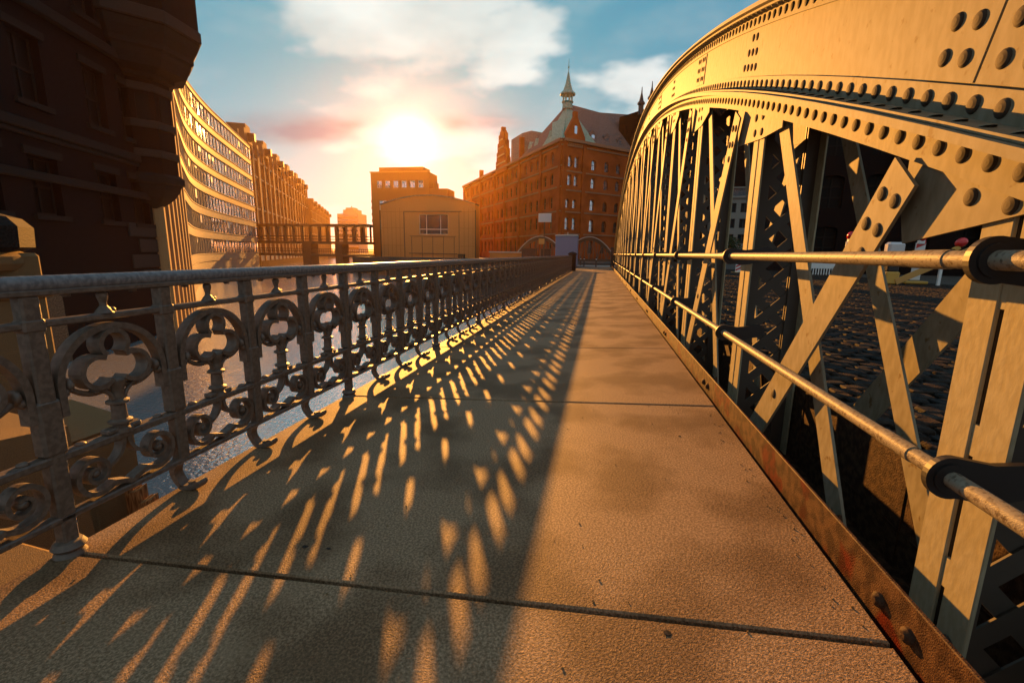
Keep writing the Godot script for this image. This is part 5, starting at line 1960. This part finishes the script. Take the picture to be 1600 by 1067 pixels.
# ---------------------------------------------------------------- sky
func sky_panorama() -> ImageTexture:
	var w := 2560
	var h := 1280
	var half := h / 2
	var data := PackedFloat32Array()
	data.resize(w * h * 3)
	var f1 := noise(1.0, 6, FastNoiseLite.TYPE_SIMPLEX_SMOOTH, 101)
	var f2 := noise(1.0, 4, FastNoiseLite.TYPE_SIMPLEX_SMOOTH, 202)
	var saz := deg_to_rad(-22.6)
	var sel := deg_to_rad(12.0)
	var sun := Vector3(sin(saz) * cos(sel), sin(sel), -cos(saz) * cos(sel))
	var k := 0
	for j in h:
		var el := PI / 2 - PI * (j + 0.5) / h
		if j >= half:
			for i in w:
				data[k] = 0.14; data[k + 1] = 0.11; data[k + 2] = 0.08
				k += 3
			continue
		var ce := cos(el)
		var se := sin(el)
		var eld := rad_to_deg(el)
		var up := 1.0 - exp(-maxf(eld - 7.0, 0.0) / 9.0)
		var base := Color(0.55, 0.62, 0.64).lerp(Color(0.02, 0.25, 0.42), up)
		var flat_y := maxf(se, 0.0) + 0.22
		var band_row := exp(-pow((eld - 13.6) / 1.5, 2.0))
		for i in w:
			var az := wrapf(TAU * (i + 0.5) / w, -PI, PI)
			var dx := sin(az) * ce
			var dz := -cos(az) * ce
			var azd := rad_to_deg(az)
			var cg := dx * sun.x + se * sun.y + dz * sun.z
			var g := rad_to_deg(acos(clampf(cg, -1.0, 1.0)))
			# clouds lie on a plane overhead, so that they flatten towards the horizon
			var px := dx / flat_y
			var pz := dz / flat_y
			var nv := f1.get_noise_3d(px * 1.15, 3.0, pz * 1.5)
			var sh := f2.get_noise_3d(px * 2.6 + 0.12, 9.0, pz * 3.2 + 0.1)
			var big := f2.get_noise_3d(px * 0.34 + 1.7, 21.0, pz * 0.42)
			# a large bank of cloud above and to the left of the sun, clear sky to the right
			var bank := exp(-pow((azd + 25.0) / 17.0, 2.0)) * exp(-pow((eld - 21.0) / 8.5, 2.0))
			var d := smoothstep(-0.06, 0.30, nv * 1.3 + 0.58 * bank + 0.55 * big - 0.15)
			var wisp := smoothstep(-0.1, 0.5, sh * 0.6 + big) * 0.35
			var warm := exp(-g / 9.0)
			var lit := clampf(0.62 + 0.55 * nv - 0.75 * sh * 0.6, 0.25, 1.0)
			var cc := Color(0.36, 0.375, 0.40).lerp(Color(0.98, 0.95, 0.93), lit)
			var c := base.lerp(Color(0.52, 0.57, 0.60), wisp).lerp(cc, d * 0.92)
			# the long grey streak across the sun's height
			var tilt := exp(-pow((eld - 13.2 - (azd + 25.0) * 0.085 - nv * 1.2) / 1.15, 2.0)) * smoothstep(-46.0, -36.0, azd) * (1.0 - smoothstep(-16.0, -6.0, azd))
			var low := exp(-maxf(eld, 0.0) / 9.0) * exp(-g / 34.0)
			c = c.lerp(Color(0.70, 0.73, 0.72), clampf(low * 0.8, 0.0, 0.8))
			c = c.lerp(Color(0.52, 0.64, 0.72), 0.55 * exp(-g / 10.0))
			var hz := 0.34 * exp(-g / 15.0)
			c.r = maxf(c.r - hz * 0.75, 0.1)
			c.g += hz * 0.30
			c.b += hz * 0.12
			c = c.lerp(Color(0.19, 0.25, 0.31), clampf(tilt * (0.9 + sh * 0.7), 0.0, 0.85) * smoothstep(2.0, 6.0, g))
			var halo := warm * 0.04
			var core := exp(-pow(g / 1.1, 1.3)) * 4.0 + exp(-g / 2.4) * 0.5
			data[k] = c.r + halo * 0.85 + core
			data[k + 1] = c.g + halo * 0.70 + core * 0.90
			data[k + 2] = c.b + halo * 0.52 + core * 0.74
			k += 3
	var im := Image.create_from_data(w, h, false, Image.FORMAT_RGBF, data.to_byte_array())
	return ImageTexture.create_from_image(im)


func _ready() -> void:
	rng.seed = 20240
	# camera
	var cam := Camera3D.new()
	cam.name = "camera"
	cam.transform = Transform3D(Basis(Vector3(0.98238901, 0.01550779, -0.18620244), Vector3(-0.04991403, 0.98211463, -0.18154738), Vector3(0.18005674, 0.18764427, 0.96559267)).orthonormalized(), Vector3(0, EYE, 0))
	cam.fov = 72.63
	cam.near = 0.05
	cam.far = 3000.0
	add_child(cam)
	# sky, haze, exposure
	var env := Environment.new()
	env.background_mode = Environment.BG_SKY
	var sky := Sky.new()
	var pano := PanoramaSkyMaterial.new()
	pano.panorama = sky_panorama()
	sky.sky_material = pano
	env.sky = sky
	env.background_energy_multiplier = 0.42
	env.tonemap_mode = Environment.TONE_MAPPER_LINEAR
	env.tonemap_exposure = 2.4
	env.sdfgi_enabled = true
	env.ssao_enabled = true
	env.ssil_enabled = true
	var we := WorldEnvironment.new()
	we.name = "world_environment"
	we.environment = env
	add_child(we)
	# low sun ahead and to the left
	var sun := DirectionalLight3D.new()
	sun.name = "sun"
	sun.light_color = Color(1.0, 0.67, 0.29)
	sun.light_energy = 1.6
	sun.light_angular_distance = 0.5
	sun.shadow_enabled = true
	sun.rotation_degrees = Vector3(-12.0, 180.0 + 22.6, 0)
	add_child(sun)
	if HAZE > 0:
		env.volumetric_fog_enabled = true
		env.volumetric_fog_density = HAZE
		env.volumetric_fog_albedo = Color(1.0, 0.77, 0.36)
		env.volumetric_fog_anisotropy = 0.84

	make_materials()
	setting()
	walkway()
	truss()
	dark_house()
	curved_block()
	warehouse_row()
	skywalk()
	distant_tower()
	brick_block()
	arched_hall()
	red_warehouse()
	turreted_block()
	right_side()
	far_bridge()
	abutment()
	railing()
	kerb()
	pipe_handrail()
	sign_and_cabin()
